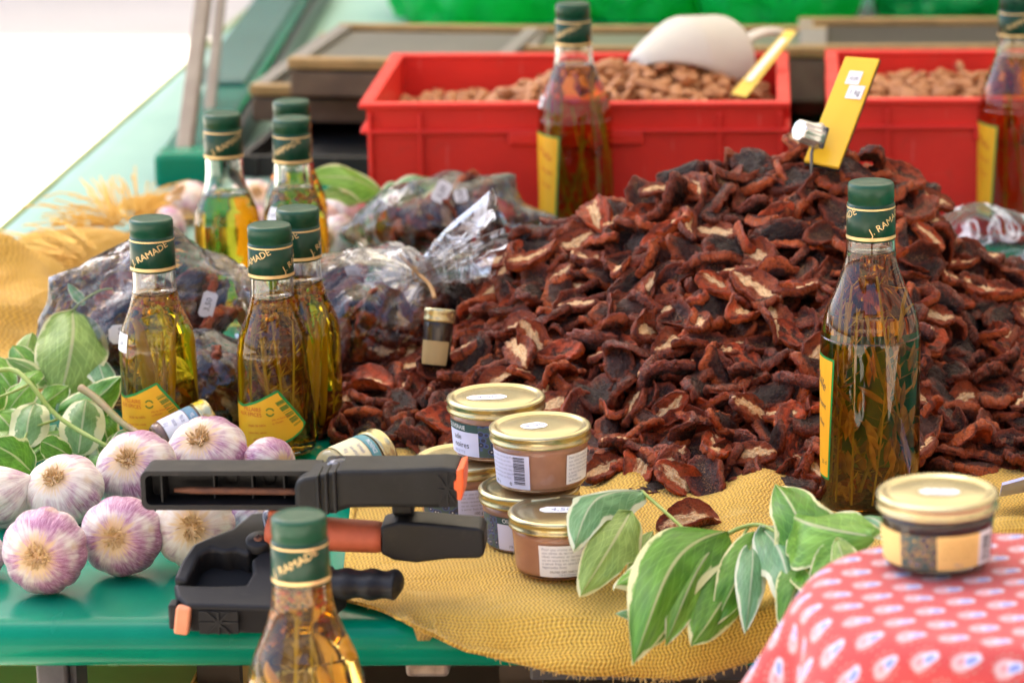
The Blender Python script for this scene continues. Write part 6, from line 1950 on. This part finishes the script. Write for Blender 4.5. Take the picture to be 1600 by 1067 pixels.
    st = [([(-20, 582, 2.46), (20, 578, 2.46), (46, 598, 2.45), (90, 650, 2.44), (158, 692, 2.42), (190, 702, 2.42)], .0020, STEM), ([(-20, 628, 2.44), (20, 612, 2.44), (46, 600, 2.45)], .0012, STEM),
          ([(126, 606, 2.46), (150, 622, 2.45), (190, 660, 2.43), (215, 676, 2.42), (245, 694, 2.40)], .0030, STEM_B), ([(113, 486, 2.58), (130, 470, 2.59), (165, 452, 2.60), (208, 458, 2.60)], .0012, STEM), ([(40, 735, 2.42), (38, 700, 2.43), (46, 672, 2.44), (90, 655, 2.45)], .0012, STEM)]
    sprig('leafy variegated sprig with rounded leaves at the left above the garlic', le, st)
    bk = [((598, 306, 3.06), (488, 268, 2.98), 78, 'mid', dict(n=(0, -.1, .9), shape='ovate', fold=.1)), ((560, 312, 3.02), (500, 300, 2.98), 40, 'pale', dict(n=(0, 0, .9))),
          ((605, 318, 3.0), (690, 268, 3.06), 60, 'cool', dict(n=(0, -.1, .8), fold=.3)), ((600, 300, 3.02), (640, 285, 3.06), 30, 'cool', dict(n=(0, 0, .6)))]
    sprig('small green leaf sprig at the back between the garlic and the red crate', bk, [([(545, 320, 3.0), (600, 306, 3.04), (660, 282, 3.06)], .0014, STEM)])
all_leaves()

# ------------------------------------------------------------------ red patterned cloth on its stand
def provencal_mat():
    t = NT('red_paisley_cotton')
    uv = t.coord('UV', (1 / .0232, 1 / .0195, 1), rot=(0, 0, R(14))); s = t.sep(uv)
    row = t.math('FLOOR', s[1])
    u = t.math('FRACT', t.math('ADD', s[0], t.math('MULTIPLY', t.math('MODULO', row, 2.0), .5))); v = t.math('FRACT', s[1])
    wob = t.noise(t.coord('UV'), 130, 3, color=True); ws = t.sep(wob)
    x, y = t.math('ADD', t.math('SUBTRACT', u, .5), t.math('MULTIPLY', t.math('SUBTRACT', ws[0], .5), .14)), t.math('ADD', t.math('MULTIPLY', t.math('SUBTRACT', v, .5), .84), t.math('MULTIPLY', t.math('SUBTRACT', ws[1], .5), .12))
    ca, sa = math.cos(.55), math.sin(.55)
    xr = t.math('ADD', t.math('MULTIPLY', x, ca), t.math('MULTIPLY', y, sa)); yr = t.math('SUBTRACT', t.math('MULTIPLY', y, ca), t.math('MULTIPLY', x, sa))
    def ell(cx_, cy_, a, b, w):
        p = t.math('DIVIDE', t.math('SUBTRACT', xr, cx_), a); q = t.math('DIVIDE', t.math('SUBTRACT', yr, cy_), b)
        d = t.math('SQRT', t.math('ADD', t.math('MULTIPLY', p, p), t.math('MULTIPLY', q, q)))
        return t.step(d, 1 + w, 1 - w)
    red = t.mix(t.noise(t.coord('UV'), 90, 3), (.36, .028, .028), (.41, .036, .035))
    c = red
    ang = t.math('ARCTAN2', yr, xr); rad = t.math('SQRT', t.math('ADD', t.math('MULTIPLY', xr, xr), t.math('MULTIPLY', yr, yr)))
    dots = t.math('MULTIPLY', t.step(t.math('SINE', t.math('MULTIPLY', ang, 13)), .1, .5), t.math('MULTIPLY', t.step(rad, .29, .32), t.step(rad, .40, .37)))
    c = t.mix(t.math('MULTIPLY', dots, .8), c, (.30, .17, .14))
    c = t.mix(ell(-.06, .0, .27, .23, .15), c, (.47, .30, .31))
    c = t.mix(ell(.14, -.03, .22, .15, .15), c, (.48, .47, .55))
    c = t.mix(ell(.13, -.04, .15, .09, .3), c, (.16, .20, .46))
    c = t.mix(ell(-.11, .03, .10, .07, .3), c, (.60, .18, .20))
    wv = t.math('ADD', t.math('SINE', t.math('MULTIPLY', t.sep(t.coord('UV'))[0], 9000)), t.math('SINE', t.math('MULTIPLY', t.sep(t.coord('UV'))[1], 9000)))
    t.P(Base_Color=c, Roughness=.8, Normal=t.bump(t.math('ADD', t.noise(t.coord('UV'), 45, 5), t.math('MULTIPLY', t.noise(t.coord('UV', (3, 1, 1)), 700, 2), .08)), .3, .003))
    t.p.inputs['Sheen Weight'].default_value = .15
    return t.m
def stand():
    top = .1165
    c = at(1552, 916, top)
    cx_, cy_ = c.x, c.y
    b = thing('display_stool', 'round wooden stool under the red patterned cloth', 'stool', (cx_, cy_, 0))
    wd = mat('stool_wood', (.25, .16, .08), .6, col2=(.18, .11, .05), scale=15)
    H = TABLE + top - .004
    m = MB(); m.lathe([(0, H - .030), (.080, H - .030), (.084, H - .026), (.084, H - .008), (.078, H), (0, H)], 40); m.build('seat', wd, b)
    for k in range(4):
        a = PI / 4 + k * PI / 2
        m = MB(); m.tube([(math.cos(a) * .10, math.sin(a) * .10, .001), (math.cos(a) * .055, math.sin(a) * .055, H - .031)], .014, 10); m.build('leg', wd, b)
    r0, rr, amax, sl = .092, .022, R(78), .34
    V, F, U = [], [], []
    ext = .40; n = 190
    def pos(u, v):
        d = math.hypot(u, v); ang = math.atan2(v, u)
        z0 = .0012 * fbm((u, v, 2), 18, 3)
        if d <= r0: return Vector((u, v, z0))
        e = d - r0; q = min(e / rr, amax)
        out = rr * math.sin(q); drop = rr * (1 - math.cos(q))
        rem = max(0, e - rr * amax)
        out += rem * (math.cos(amax) + sl * .4); drop += rem * math.sin(amax)
        fw = min(1, max(0, (e - .02) / .10))
        ph = ang * 8 + 1.6 * math.sin(ang * 2 + .6) + 1.1
        out += fw * (.026 * math.sin(ph) + .016 * noise.noise(Vector((math.cos(ang) * 2.2, math.sin(ang) * 2.2, 3)))) * (1 + rem * 2)
        z0 += .0030 * fw * noise.noise(Vector((u * 30, v * 30, 8)))
        k = (r0 + out) / d
        return Vector((u * k, v * k, z0 - drop))
    for j in range(n + 1):
        for i in range(n + 1):
            u, v = lerp(-ext, ext, i / n), lerp(-ext, ext, j / n)
            p = pos(u, v)
            V.append((p.x, p.y, TABLE + top + p.z)); U.append((u, v))
    for j in range(n):
        for i in range(n):
            a = j * (n + 1) + i; F.append((a, a + 1, a + n + 2, a + n + 1))
    o = link('patterned_cloth', mesh_from('patterned_cloth', V, F, provencal_mat(), U))
    o.location = (cx_, cy_, 0)
    d = o.modifiers.new('s', 'SOLIDIFY'); d.thickness = .0012; d.offset = -1
    tag(o, 'red cotton cloth with pale floral print draped over a round stool at front right', 'tablecloth')
stand()

def small_things():
    # lavender card at the right edge
    c = [at(1562, 776, .012), at(1640, 762, .012), at(1640, 738, .045), at(1566, 758, .035)]
    m = MB(); m.prism(c, (0, .003, .001))
    tag(m.build('card', mat('lavender_card', (.42, .44, .78), .5, col2=(.55, .57, .82), scale=40), None, smooth=False, recalc=True), 'lavender blue card lying on the yellow cloth at the right edge', 'card')
    # little dark hook on the pale table at the far left
    t = thing('metal_hook', 'small dark metal hook lying on the table at the far left', 'hook', (0, 0, 0))
    gm = mat('hook_grey', (.12, .14, .16), .4, .6)
    m = MB(); m.tube([at(12, 392, .004), at(25, 396, .004), at(40, 392, .005), at(46, 386, .005), at(38, 381, .005), at(20, 384, .004), at(12, 390, .004)], .003, 8); m.build('ring', gm, t)
    m = MB(); m.tube([at(28, 383, .006), at(52, 366, .010)], .004, 8); m.build('pin', gm, t)
    m = MB(); m.lathe([(0, .004), (.003, .003), (.004, 0), (.003, -.003), (0, -.004)], 10, M=Matrix.Translation(at(33, 434, .075)))
    # wilted straw under the bags
small_things()
